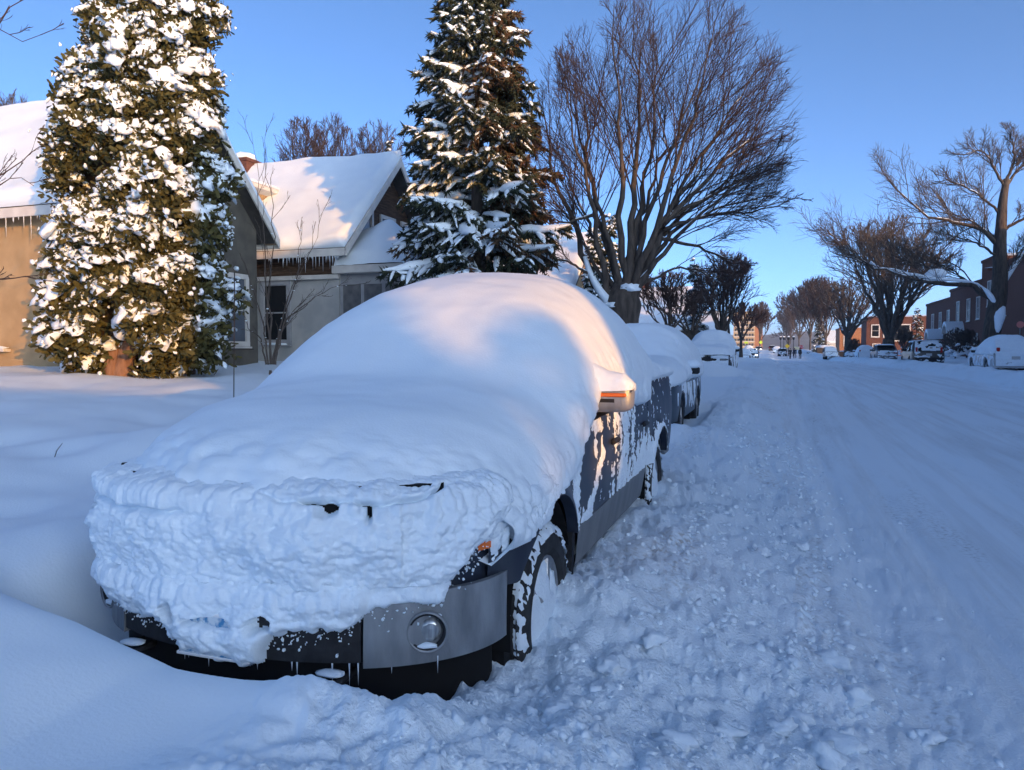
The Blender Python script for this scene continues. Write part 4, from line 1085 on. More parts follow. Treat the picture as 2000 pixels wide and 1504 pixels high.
def snow_slab(T, A, B, C, D, th, n=60, m=40, seed=0, amp=.06, round_=(1, 1, 1, 1), mat='snow'):
    """snow lying on a roof plane A-B (eave) to D-C (ridge); round_ = which edges (A-B, B-C, C-D, D-A) roll off"""
    A, B, C, D = (np.asarray(v, float) for v in (A, B, C, D))
    nrm = np.cross(B - A, D - A); nrm /= np.linalg.norm(nrm)
    if nrm[2] < 0: nrm = -nrm
    su = np.sin(np.linspace(-1, 1, n) * math.pi / 2) * .5 + .5; sv = np.sin(np.linspace(-1, 1, m) * math.pi / 2) * .5 + .5
    U, Vv = np.meshgrid(su, sv, indexing='ij')
    P = (A * (1 - U)[..., None] + B * U[..., None]) * (1 - Vv)[..., None] + (D * (1 - U)[..., None] + C * U[..., None]) * Vv[..., None]
    lu = np.linalg.norm(B - A); lv = np.linalg.norm(D - A)
    def roll(d, on):
        return np.clip(1 - (1 - np.clip(d / (th * 1.1), 0, 1)) ** 2, 0, 1) ** .5 if on else np.ones_like(d)
    t = th * roll(Vv * lv, round_[0]) * roll((1 - U) * lu, round_[1]) * roll((1 - Vv) * lv, round_[2]) * roll(U * lu, round_[3])
    t = t * (1 + amp / th * fbm(P * .9 + seed, 3)) + .004
    P = P + nrm * t[..., None]
    Fc = gridf(n, m)
    if np.dot(np.cross(P[1, 0] - P[0, 0], P[0, 1] - P[0, 0]), nrm) > 0: Fc = Fc[:, ::-1]
    return mk('roof_snow', P.reshape(-1, 3), Fc[:, ::-1], M[mat], T)

def chimney(T, c, w, d, h, mat='brick', snow=True):
    o = MB().box((c[0], c[1], c[2] + h / 2), (w, d, h)).build('chimney', M[mat], T)
    MB().box((c[0], c[1], c[2] + h - .08), (w + .12, d + .12, .12), .02).build('chimney_cap', M[mat], o)
    if snow:
        V, Fc = LUMP2[4]; mk('snow', V * [w * .62, d * .62, .22] + [c[0], c[1], c[2] + h + .05], Fc, M['snow'], o)
    return o

# ---- the tan stucco house on the left: gable to the street, its side wall in the sun
def house_left():
    xg, y0, y1, xb = -14.2, 13.0, 18.5, -27.0
    ze, zt = 5.15, 8.05; yr = (y0 + y1) / 2; g = .6
    T = thing('stucco_house', 'tan stucco house behind the tall snowy cedar, gable towards the street', 'house', ((xg + xb) / 2, yr, g))
    T.location = (0, 0, 0)
    w = MB()
    w.add([(xg, y0, g), (xg, y1, g), (xg, y1, ze), (xg, yr, zt), (xg, y0, ze), (xb, y0, g), (xb, y1, g), (xb, y1, ze), (xb, yr, zt), (xb, y0, ze)],
          [(9, 8, 7, 6, 5), (0, 4, 9, 5), (1, 6, 7, 2)])
    w.build('wall', M['stucco_tan'], T)
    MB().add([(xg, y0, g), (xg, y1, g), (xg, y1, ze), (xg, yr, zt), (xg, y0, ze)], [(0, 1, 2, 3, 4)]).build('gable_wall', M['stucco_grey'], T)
    ov = .45; oy = .42; sl = (zt - ze) / (yr - y0)
    for sg, ye in ((-1, y0), (1, y1)):
        yo = ye + sg * oy; zo = ze - sl * oy + .12
        A = (xb - .3, yo, zo); B = (xg + ov, yo, zo); C = (xg + ov, yr, zt + .12); D = (xb - .3, yr, zt + .12)
        rf = slab(T, 'roof', A, B, C, D, .12, 'roof_dark')
        # fascia and the rake board on the street gable
        MB().box(((A[0] + B[0]) / 2, yo + sg * .022, zo - .12), (B[0] - A[0], .04, .22), .008).build('fascia', M['trim'], rf)
        d = np.array([0, yr - yo, zt + .12 - zo]); 
        P = [np.array([xg + ov + .004, yo, zo + .02]), np.array([xg + ov + .004, yr, zt + .14])]
        V = [];
        for p in P:
            for dx in (0, .05):
                for dz in (0, -.26): V.append(p + [dx, 0, dz])
        MB().add(V, [(0, 1, 3, 2), (4, 6, 7, 5), (0, 4, 5, 1), (2, 3, 7, 6), (0, 2, 6, 4), (1, 5, 7, 3)]).build('rake_board', M['trim'], rf)
        # soffit boards under the gable overhang
        nb = 9
        for k in range(nb):
            a0, a1 = (k + .04) / nb, (k + .96) / nb
            q0 = np.array([xg, yo, zo - .13]) * (1 - a0) + np.array([xg, yr, zt - .01]) * a0
            q1 = np.array([xg, yo, zo - .13]) * (1 - a1) + np.array([xg, yr, zt - .01]) * a1
            mk('soffit_board', [q0, q1, q1 + [ov, 0, 0], q0 + [ov, 0, 0]], [(0, 1, 2, 3)], M['soffit'], rf, smooth=False)
        snow_slab(T, np.array(A) + [0, sg * .06, 0], np.array(B) + [.02, sg * .06, 0], np.array(C) + [.02, 0, 0], D, .30, 90, 40, seed=sg, round_=(1, 1, 0, 1))
        if sg < 0:
            r0 = random.Random(9); xs = [r0.uniform(-21.5, xg + .3) for _ in range(95)]
            icicles('icicles', T, [(x_, yo - .02, zo - .2) for x_ in xs], [r0.uniform(.08, .55) * r0.random() + .05 for _ in xs], .014)
    # windows on the gable, a ledge on the sunny wall
    window(T, (xg, 17.45, 2.75), .95, 1.75, '+x', 'trim', 'pane_sky', .14)
    window(T, (xg, 15.0, 2.75), .95, 1.75, '+x', 'trim', 'pane_sky', .14)
    window(T, (xg, yr, 5.7), .8, 1.2, '+x', 'trim', 'glass', .12)
    MB().box((-18.0, y0 - .10, 1.62), (2.2, .2, .07), .01).build('ledge', M['trim'], T)
    V, Fc = LUMP2[1]; mk('snow', V * [1.1, .12, .10] + [-18.0, y0 - .1, 1.68], Fc, M['snow'], T)
    return T
house_left()

# ---- the brown shingled house in the middle
def house_mid():
    xg, ye, yr = -13.0, 20.9, 24.1
    yf = 2 * yr - ye; xb = -26.0; ze, zt = 5.1, 8.2; g = .7
    T = thing('shingled_house', 'brown shingled house with white lower wall and hip-roofed porch beside the spruce', 'house', (0, 0, 0))
    w = MB(); zm = 3.95
    w.add([(xg, ye, zm), (xg, yf, zm), (xg, yf, ze), (xg, yr, zt), (xg, ye, ze), (xb, ye, zm), (xb, yf, zm), (xb, yf, ze), (xb, yr, zt), (xb, ye, ze)],
          [(0, 1, 2, 3, 4), (9, 8, 7, 6, 5), (0, 4, 9, 5), (1, 6, 7, 2)])
    w.build('upper_wall', M['shingle_brown'], T)
    wall_box(T, 'lower_wall', xb, xg, ye + .06, yf, g, zm, 'stucco_white')
    MB().box(((xb + xg) / 2, ye, zm), (xg - xb + .1, .16, .14), .01).build('belt_board', M['trim'], T)
    ov, oy = .55, .45; sl = (zt - ze) / (yr - ye)
    for sg, y_ in ((-1, ye), (1, yf)):
        yo = y_ + sg * oy; zo = ze - sl * oy + .12
        A = (xb, yo, zo); B = (xg + ov, yo, zo); C = (xg + ov, yr, zt + .12); D = (xb, yr, zt + .12)
        rf = slab(T, 'roof', A, B, C, D, .12, 'roof_dark')
        MB().box(((A[0] + B[0]) / 2, yo + sg * .022, zo - .13), (B[0] - A[0], .04, .24), .008).build('fascia', M['trim'], rf)
        V = []
        for p in (np.array([xg + ov + .004, yo, zo + .02]), np.array([xg + ov + .004, yr, zt + .14])):
            for dx in (0, .05):
                for dz in (0, -.28): V.append(p + [dx, 0, dz])
        MB().add(V, [(0, 1, 3, 2), (4, 6, 7, 5), (0, 4, 5, 1), (2, 3, 7, 6), (0, 2, 6, 4), (1, 5, 7, 3)]).build('rake_board', M['trim'], rf)
        snow_slab(T, np.array(A) + [0, sg * .06, 0], np.array(B) + [.02, sg * .06, 0], np.array(C) + [.02, 0, .0], D, .28, 90, 40, seed=3 + sg, amp=.07, round_=(1, 1, 0, 1))
        if sg < 0:
            r0 = random.Random(5); xs = [r0.uniform(-17.5, xg + .4) for _ in range(70)]
            icicles('icicles', T, [(x_, yo - .02, zo - .24) for x_ in xs], [r0.uniform(.08, .5) * r0.random() + .05 for _ in xs], .013)
    # ridge of snow
    xs = np.linspace(xb, xg + ov, 80)
    P = np.stack([xs, np.full(80, yr), zt + .24 + .08 * fbm(p2(xs * .6, 0 * xs, 1), 3)], -1)
    V, Fc = tube(P, .20, 8); mk('roof_snow', V, Fc, M['snow'], T)
    # little dormer whose wooden cheek catches the sun
    dx0, dx1, dy0 = -18.4, -16.6, 21.3
    dm = MB().prism([(dx0, 5.6), (dx1, 6.95), (dx0, 7.25)], 1, dy0, dy0 + 1.9); 
    dm = MB(); dm.add([(-18.6, dy0, 5.45), (-17.55, dy0, 5.35), (-16.55, dy0 + .12, 7.0), (-18.6, dy0, 6.55), (-18.6, 23.4, 5.45), (-17.55, 23.4, 5.35), (-16.55, 23.4, 7.0), (-18.6, 23.4, 6.55)],
           [(0, 1, 2, 3), (7, 6, 5, 4), (0, 4, 5, 1), (1, 5, 6, 2), (3, 2, 6, 7), (0, 3, 7, 4)])
    d_ = dm.build('dormer', M['soffit'], T)
    slab(T, 'dormer_roof', (-18.9, dy0 - .25, 6.50), (-16.3, dy0 - .25, 7.18), (-16.3, 23.6, 7.18), (-18.9, 23.6, 6.50), .16, 'trim', d_)
    snow_slab(T, (-18.9, dy0 - .25, 6.51), (-16.3, dy0 - .25, 7.19), (-16.3, 23.6, 7.19), (-18.9, 23.6, 6.51), .22, 20, 20, seed=8)
    window(T, (-15.35, ye + .06, 2.85), .85, 1.75, '-y', 'siding', 'glass', .16, snow=True)
    # gable windows with pale frames
    window(T, (xg, 22.55, 5.35), .85, 1.75, '+x', 'trim', 'pane_sky', .13)
    window(T, (xg, 24.15, 5.35), .85, 1.75, '+x', 'trim', 'pane_sky', .13)
    window(T, (xg, 25.7, 5.35), .85, 1.75, '+x', 'trim', 'pane_sky', .13)
    MB().box((xg + .02, yr, 7.7), (.05, .5, .5)).build('gable_vent', M['siding'], T)
    # porch in front of the gable with a hipped roof
    px0, px1, py0, py1 = xg, xg + 2.3, 20.95, 26.6
    zp = 4.15
    pr = MB().box(((px0 + px1) / 2 + .15, (py0 + py1) / 2, zp), (px1 - px0 + .5, py1 - py0 + .5, .24), .01).build('porch_eave', M['trim'], T)
    wall_box(T, 'porch_wall', px0, px1, py0 + .1, py1, g, zp - .12, 'siding')
    for k in range(3):
        MB().box((px0 + .42 + k * .75, py0 + .09, 2.7), (.62, .04, 2.0), .008).build('porch_panel', M['car_grey'], T)
    E = [(px0, py0 - .25, zp + .12), (px1 + .4, py0 - .25, zp + .12), (px1 + .4, py1 + .25, zp + .12), (px0, py1 + .25, zp + .12)]
    r1, r2 = (px0 + .2, py0 + 1.4, zp + 1.15), (px0 + .2, py1 - 1.4, zp + 1.15)
    hr = MB().add(E + [r1, r2], [(0, 1, 4), (1, 2, 5, 4), (2, 3, 5), (0, 4, 5, 3)]).build('porch_roof', M['roof_dark'], T)
    n = 40; us = np.linspace(0, 1, n); U, Vv = np.meshgrid(us, us, indexing='ij')
    X = px0 + U * (px1 + .42 - px0); Y = py0 - .27 + Vv * (py1 - py0 + .54)
    dist = np.minimum(np.minimum(Y - py0 + .27, py1 + .27 - Y), px1 + .42 - X)
    Z = zp + .12 + np.minimum(dist / 1.65, 1) * 1.03 + .30 * np.clip(1 - (1 - np.clip(dist / .3, 0, 1)) ** 2, 0, 1) ** .5 + .05 * fbm(p2(X, Y, 2), 3) + .35 * np.exp(-(((X - px0 - 1.1) / .6) ** 2 + ((Y - py0 - 1.2) / .9) ** 2))
    mk('roof_snow', np.stack([X, Y, Z], -1).reshape(-1, 3), gridf(n, n)[:, ::-1], M['snow'], T)
    chimney(T, (-18.9, 23.9, 7.2), .95, .8, 1.55)
    return T
house_mid()

# ---- plain gabled houses farther up the left side, their snowy roofs in the sun
def gable_house(name, label, xg, ye, yf, xb, g, ze, zt, wall, roofsnow=.35, wins=()):
    T = thing(name, label, 'house', (0, 0, 0)); yr = (ye + yf) / 2; ov = oy = .4
    w = MB()
    w.add([(xg, ye, g), (xg, yf, g), (xg, yf, ze), (xg, yr, zt), (xg, ye, ze), (xb, ye, g), (xb, yf, g), (xb, yf, ze), (xb, yr, zt), (xb, ye, ze)],
          [(0, 1, 2, 3, 4), (9, 8, 7, 6, 5), (0, 4, 9, 5), (1, 6, 7, 2)])
    w.build('wall', M[wall], T)
    sl = (zt - ze) / (yr - ye)
    for sg, y_ in ((-1, ye), (1, yf)):
        yo = y_ + sg * oy; zo = ze - sl * oy + .1
        A = (xb, yo, zo); B = (xg + ov, yo, zo); C = (xg + ov, yr, zt + .1); D = (xb, yr, zt + .1)
        rf = slab(T, 'roof', A, B, C, D, .1, 'roof_dark')
        MB().box(((xb + xg + ov) / 2, yo + sg * .02, zo - .1), (xg + ov - xb, .03, .2)).build('fascia', M['trim'], rf)
        snow_slab(T, A, B, C, D, roofsnow, 30, 20, seed=xg + sg, round_=(1, 1, 0, 1), mat='snow_far')
    for (c, a, b, nrm) in wins: window(T, c, a, b, nrm, 'trim', 'glass', .1, bars=1, sill=False)
    return T
p = at(1118, 560, 38)
T = gable_house('gabled_house', 'pale house with a sunlit snowy roof between the spruce and the big bare tree', p[0], p[1] - 1.5, p[1] + 7.5, p[0] - 12, .9, 4.3, 7.6, 'stucco_tan')
p = at(1300, 600, 62)
T = gable_house('gabled_house', 'low house with a broad snowy roof behind the big tree trunk', p[0] + 1.5, p[1], p[1] + 10, p[0] - 9, .9, 3.5, 6.9, 'siding',
                wins=[((p[0] - .3, p[1], 2.4), .8, 1.0, '-y'), ((p[0] - 3.2, p[1], 2.4), 1.0, 1.0, '-y'), ((p[0] - 4.6, p[1], 2.4), 1.0, 1.0, '-y')])
chimney(T, (p[0] - 2.6, p[1] + 5, 6.2), .8, .8, 1.9)
gp_ = MB().prism([(p[0] - 5.2, 3.3), (p[0] - 3.6, 4.7), (p[0] - 2.0, 3.3)], 1, p[1] - 1.6, p[1] + 2).build('entry_gable', M['siding'], T)
slab(T, 'entry_roof', (p[0] - 5.6, p[1] - 2, 3.15), (p[0] - 3.6, p[1] - 2, 4.88), (p[0] - 3.6, p[1] + 3, 4.88), (p[0] - 5.6, p[1] + 3, 3.15), .1, 'snow_far', gp_)
slab(T, 'entry_roof', (p[0] - 3.6, p[1] - 2, 4.88), (p[0] - 1.6, p[1] - 2, 3.15), (p[0] - 1.6, p[1] + 3, 3.15), (p[0] - 3.6, p[1] + 3, 4.88), .1, 'snow_far', gp_)
p = at(1368, 640, 78)
gable_house('gabled_house', 'small pale house beyond the leaning bare trees', p[0] + 2.2, p[1], p[1] + 8, p[0] - 6, .5, 3.0, 5.0, 'trim')

# ---- brick row across the street
def brick_house(name, label, x0, x1, y0, y1, z1, upper, lower, canopies=(), g=.3, wall='brick', side_wins=(), group=None):
    """flat-roofed two-storey brick house; street wall faces -x"""
    T = thing(name, label, 'house', (0, 0, 0), group=group)
    wall_box(T, 'wall', x0, x1, y0, y1, g, z1, wall)
    MB().box(((x0 + x1) / 2, (y0 + y1) / 2, z1 + .12), (x1 - x0 + .16, y1 - y0 + .16, .24), .02).build('parapet', M[wall], T)
    n = 16; U, Vv = np.meshgrid(np.linspace(0, 1, n), np.linspace(0, 1, n), indexing='ij')
    X = x0 - .1 + U * (x1 - x0 + .2); Y = y0 - .1 + Vv * (y1 - y0 + .2); e = np.minimum(np.minimum(U, 1 - U), np.minimum(Vv, 1 - Vv))
    Z = z1 + .245 + .22 * np.clip(e * 12, 0, 1) ** .5 + .05 * fbm(p2(X, Y, 1), 2)
    mk('roof_snow', np.stack([X, Y, Z], -1).reshape(-1, 3), gridf(n, n)[:, ::-1], M['snow_far'], T)
    for (yy, zz, w_, h_) in upper + lower:
        window(T, (x0, yy, zz), w_, h_, '-x', 'trim', 'pane_sky', .1, bars=1, cols=1, snow=True)
    for (xx, zz, w_, h_) in side_wins:
        window(T, (xx, y0, zz), w_, h_, '-y', 'trim', 'glass', .14, bars=1, snow=False)
    for (yy, zz) in canopies:                        # arched hood over a door
        an = np.linspace(0, math.pi, 14); W_, Dp = 1.05, 1.5
        arc = np.stack([0 * an, yy + W_ * np.cos(an), zz + W_ * .85 * np.sin(an)], -1)
        G = np.stack([arc + [x0 - Dp, 0, 0], arc + [x0, 0, 0]], 0)
        c = MB(); c.grid(G); G2 = G * 1.0; G2[..., 1] = yy + (G[..., 1] - yy) * .86; G2[..., 2] = zz + (G[..., 2] - zz) * .86; c.grid(G2)
        for k in range(13):
            c.add([G[0, k], G[0, k + 1], G2[0, k + 1], G2[0, k]], [(0, 1, 2, 3)])
        co = c.build('door_canopy', M['trim'], T)
        Gs = G.copy(); Gs[..., 1] = yy + (G[..., 1] - yy) * 1.06; Gs[..., 2] = zz + .02 + (G[..., 2] - zz) * (1.06 + .22 * np.sin(an)[None])
        s_ = MB(); s_.grid(Gs)
        for k in range(13):
            s_.add([Gs[0, k], Gs[0, k + 1], G[0, k + 1] + [-.001, 0, 0], G[0, k] + [-.001, 0, 0]], [(0, 1, 2, 3)])
        s_.build('canopy_snow', M['snow'], co, smooth=False)
        for sg in (-1, 1):
            MB().tube([(x0 - Dp + .1, yy + sg * .95, zz), (x0, yy + sg * .95, zz - .9)], .05, 5).build('canopy_brace', M['trim'], co)
        d_ = MB().box((x0 - .02, yy, g + 1.1), (.08, 1.0, 2.1), .01).build('door', M['wood_fence'], T)
        MB().box((x0 - .07, yy - .38, g + 1.1), (.04, .06, .12), .01).build('handle', M['iron'], d_)
    return T
z0 = .5
brick_house('brick_house', 'tall dark brick house with paired white windows at the right edge of the picture', 16.6, 27, 70.5, 73.9, 9.0, [(71.3, 6.3, .8, 1.9)], [], g=z0, side_wins=[(19.0, 6.35, 1.0, 2.1), (20.35, 6.35, .55, 2.1), (22.6, 6.35, 1.0, 2.1), (19.0, 2.75, 1.0, 2.1), (20.35, 2.75, .55, 2.1), (22.6, 2.75, 1.0, 2.1)])
for nm_ in [o for o in bpy.data.objects if o.name == 'brick_house']:
    MB().box((21, 70.1, 8.15), (9.9, .7, .16), .02).build('cornice', M['brick'], nm_)
    mk('cornice_snow', LUMP2[0][0] * [4.9, .36, .16] + [21, 70.1, 8.26], LUMP2[0][1], M['snow_far'], nm_)
brick_house('brick_house', 'brick house with two tall windows over an arched door hood, behind the snowy limb', 17, 27, 74.2, 88, 7.6, [(76.5, 5.4, 1.0, 1.8), (80.0, 5.4, 1.1, 1.9), (84.2, 5.4, 1.1, 1.9)], [(77.0, 2.2, 1.0, 1.8)], [(82.6, 3.3)], g=z0)
brick_house('brick_house', 'lower brick house with three upper windows and an arched door hood, above the dark SUV', 17.4, 27, 88.4, 103, 7.0, [(90.5, 5.0, 1.2, 1.7), (94.6, 5.0, 1.1, 1.6), (98.8, 5.0, 1.2, 1.6)], [(99.5, 2.0, 1.0, 1.5)], [(94.0, 2.9)], g=z0)
p = at(1692, 660, 112)
brick_house('brick_house', 'dark brick house with snowy window sills behind the middle street tree', p[0], p[0] + 9, p[1], p[1] + 7, 6.4, [], [], g=.3, side_wins=[(p[0] + 1.2, 4.6, .9, 1.6), (p[0] + 2.8, 4.6, .9, 1.6), (p[0] + 1.4, 1.9, .9, 1.4), (p[0] + 4.6, 4.3, 2.2, 2.2)])
p = at(1640, 660, 132)
brick_house('brick_building', 'orange brick building lit by the sun behind the forked street tree', p[0], p[0] + 5.2, p[1], p[1] + 9, 5.4, [], [], g=.1, wall='brick_orange', side_wins=[(p[0] + 1.0, 3.4, .5, 1.5)])
MB_ = thing('low_wall', 'low brick wall with a snow cap before the orange brick building', 'wall', (0, 0, 0))
wall_box(MB_, 'wall', p[0] - 1.2, p[0] + 5.6, p[1] - 16, p[1] - 15.6, 0, 1.55, 'brick_orange')
mk('snow', LUMP2[3][0] * [3.5, .35, .22] + [p[0] + 2.2, p[1] - 15.8, 1.58], LUMP2[3][1], M['snow_far'], MB_)
p = at(1632, 660, 170)
gable_house('gabled_house', 'white house with a sunlit snowy roof left of the orange brick building', p[0] + 1.0, p[1], p[1] + 8, p[0] - 2.6, .1, 3.6, 6.0, 'trim')
p = at(1612, 690, 152)
sh = thing('shed', 'small dark shed with a snowy roof behind the car with iced-over glass', 'shed', (0, 0, 0))
wall_box(sh, 'wall', p[0] - 1.6, p[0] + 1.6, p[1], p[1] + 3, .0, 2.3, 'wood_fence')
mk('roof_snow', LUMP2[5][0] * [2.0, 1.9, .45] + [p[0], p[1] + 1.5, 2.4], LUMP2[5][1], M['snow_far'], sh)

# ---- the row goes on beside and behind the viewer: these throw the long shadow over the street
brick_house('brick_house', 'brick house of the row just right of the picture', 17, 27, 44, 69.5, 8.4, [], [], g=z0, group='brick row outside the picture')
brick_house('brick_house', 'narrow brick house of the row across the street from the pickup', 17, 27, 0.5, 3.4, 7.9, [], [], g=.1)
brick_house('brick_house', 'brick house of the row across the street from the SUV', 17, 27, 3.6, 43, 9.4, [], [], g=.1, group='brick row outside the picture')
def near_gable():
    T = thing('brick_house', 'unseen tall brick house across the street, with a tower added to cast shade', 'house', (0, 0, 0))
    wall_box(T, 'wall', 17, 20.5, -5.8, .3, 0, 10.2, 'brick')
    wall_box(T, 'stair_tower', 17, 20.5, -7.0, -5.81, 0, 12.8, 'brick')  # narrow tower added out of view to shade the stucco house's gable
    wall_box(T, 'wall', 17, 20.5, -7.95, -7.01, 0, 10.6, 'brick')
near_gable()
brick_house('shade_block', 'low brick block added unseen between two houses to shade the ground', 17, 19, -9.9, -8.25, 3.55, [], [], g=.1)  # added out of view to keep low sun off the snow bank
brick_house('brick_house', 'low brick house across the street behind the viewer', 17, 23, -30, -14.0, 6.2, [], [], g=.1, group='brick row outside the picture')
brick_house('brick_house', 'last brick house of the row behind the viewer', 17, 27, -70, -31, 6.6, [], [], g=.1, group='brick row outside the picture')

# ---- tall block of flats far down the street
def tower():
    p = at(1432, 690, 430); q = at(1474, 690, 430); r_ = at(1484, 690, 437)
    T = thing('apartment_block', 'tall tan apartment block in full sun far down the street', 'building', (0, 0, 0))
    zb_, zt_ = -6, 24.0
    x0, x1, y0 = p[0], q[0], p[1]
    wall_box(T, 'wall', x0, x1, y0, y0 + 14, zb_, zt_, 'brick_tan')
    wall_box(T, 'stair_tower', x1 + .01, r_[0] + 1.4, y0 + 1.5, y0 + 14, zb_, zt_ - 1.2, 'brick_orange')
    for fl in range(8):
        zz = 2.6 + fl * 2.75
        for k in range(7):
            xx = x0 + 1.2 + k * (x1 - x0 - 2.4) / 6
            o = MB().box((xx, y0 - .05, zz), (1.15, .10, 1.3)).build('window', M['glass'], T)
        MB().box(((x0 + x1) / 2, y0 - .10, zz - .95), (x1 - x0, .18, .28)).build('floor_band', M['trim'], T)
    T2 = thing('flat_building', 'long grey flat-roofed building left of the apartment block', 'building', (0, 0, 0))
    a = at(1372, 690, 330); b = at(1402, 690, 330)
    wall_box(T2, 'wall', a[0], b[0], a[1], a[1] + 20, -4, 19, 'siding')
    for k in range(5):
        MB().box((a[0] + .9 + k * (b[0] - a[0] - 1.8) / 4, a[1] - .05, 14.5), (.7, .1, 1.3)).build('window', M['glass'], T2)
tower()
# ---------------------------------------------------------------- trees
def tri_tubes(paths, k=4):
    """many tapering tubes as one quad array; paths = list of (points, radii)"""
    Vs, Fs, n0 = [], [], 0
    groups = {}
    for P, r_ in paths: groups.setdefault(len(P), []).append((P, r_))
    for n, lst in groups.items():
        P = np.stack([a for a, _ in lst]); r_ = np.stack([b for _, b in lst])
        T = np.gradient(P, axis=1); T /= np.maximum(np.linalg.norm(T, axis=-1, keepdims=True), 1e-9)
        ref = np.where(np.abs(T[..., 2:3]) < .9, np.array([0, 0, 1.0]), np.array([1.0, 0, 0]))
        A = np.cross(T, ref); A /= np.maximum(np.linalg.norm(A, axis=-1, keepdims=True), 1e-9); B = np.cross(T, A)
        an = np.arange(k) * 2 * math.pi / k
        V = P[:, :, None] + r_[:, :, None, None] * (np.cos(an)[None, None, :, None] * A[:, :, None] + np.sin(an)[None, None, :, None] * B[:, :, None])
        f = gridf(n, k, cv=True)
        Fs.append((f[None] + (np.arange(len(lst)) * n * k)[:, None, None]).reshape(-1, 4) + n0)
        Vs.append(V.reshape(-1, 3)); n0 += len(lst) * n * k
    return np.concatenate(Vs), np.concatenate(Fs)

def wander(p, d, L, n, rs, wob=.18, trop=(0, 0, 0)):
    p = np.array(p, float); d = np.array(d, float); out = [p.copy()]; st = L / (n - 1); tr = np.array(trop)
    for _ in range(n - 1):
        d = d + rs.normal(size=3) * wob + tr; d /= np.linalg.norm(d)
        p = p + d * st; out.append(p.copy())
    return np.array(out)

def resample(pts, n):
    P = np.asarray(pts, float)
    # smooth the hand-placed limb with a Catmull-Rom pass
    Q = np.concatenate([[2 * P[0] - P[1]], P, [2 * P[-1] - P[-2]]]); out = []
    for i in range(1, len(Q) - 2):
        for t in np.linspace(0, 1, 8, endpoint=False):
            a, b, c, d = Q[i - 1], Q[i], Q[i + 1], Q[i + 2]
            out.append(.5 * (2 * b + (c - a) * t + (2 * a - 5 * b + 4 * c - d) * t ** 2 + (3 * b - a - 3 * c + d) * t ** 3))
    out.append(P[-1]); out = np.array(out)
    s = np.concatenate([[0], np.cumsum(np.linalg.norm(np.diff(out, axis=0), axis=1))])
    u = np.linspace(0, s[-1], n)
    return np.stack([np.interp(u, s, out[:, k]) for k in range(3)], -1)

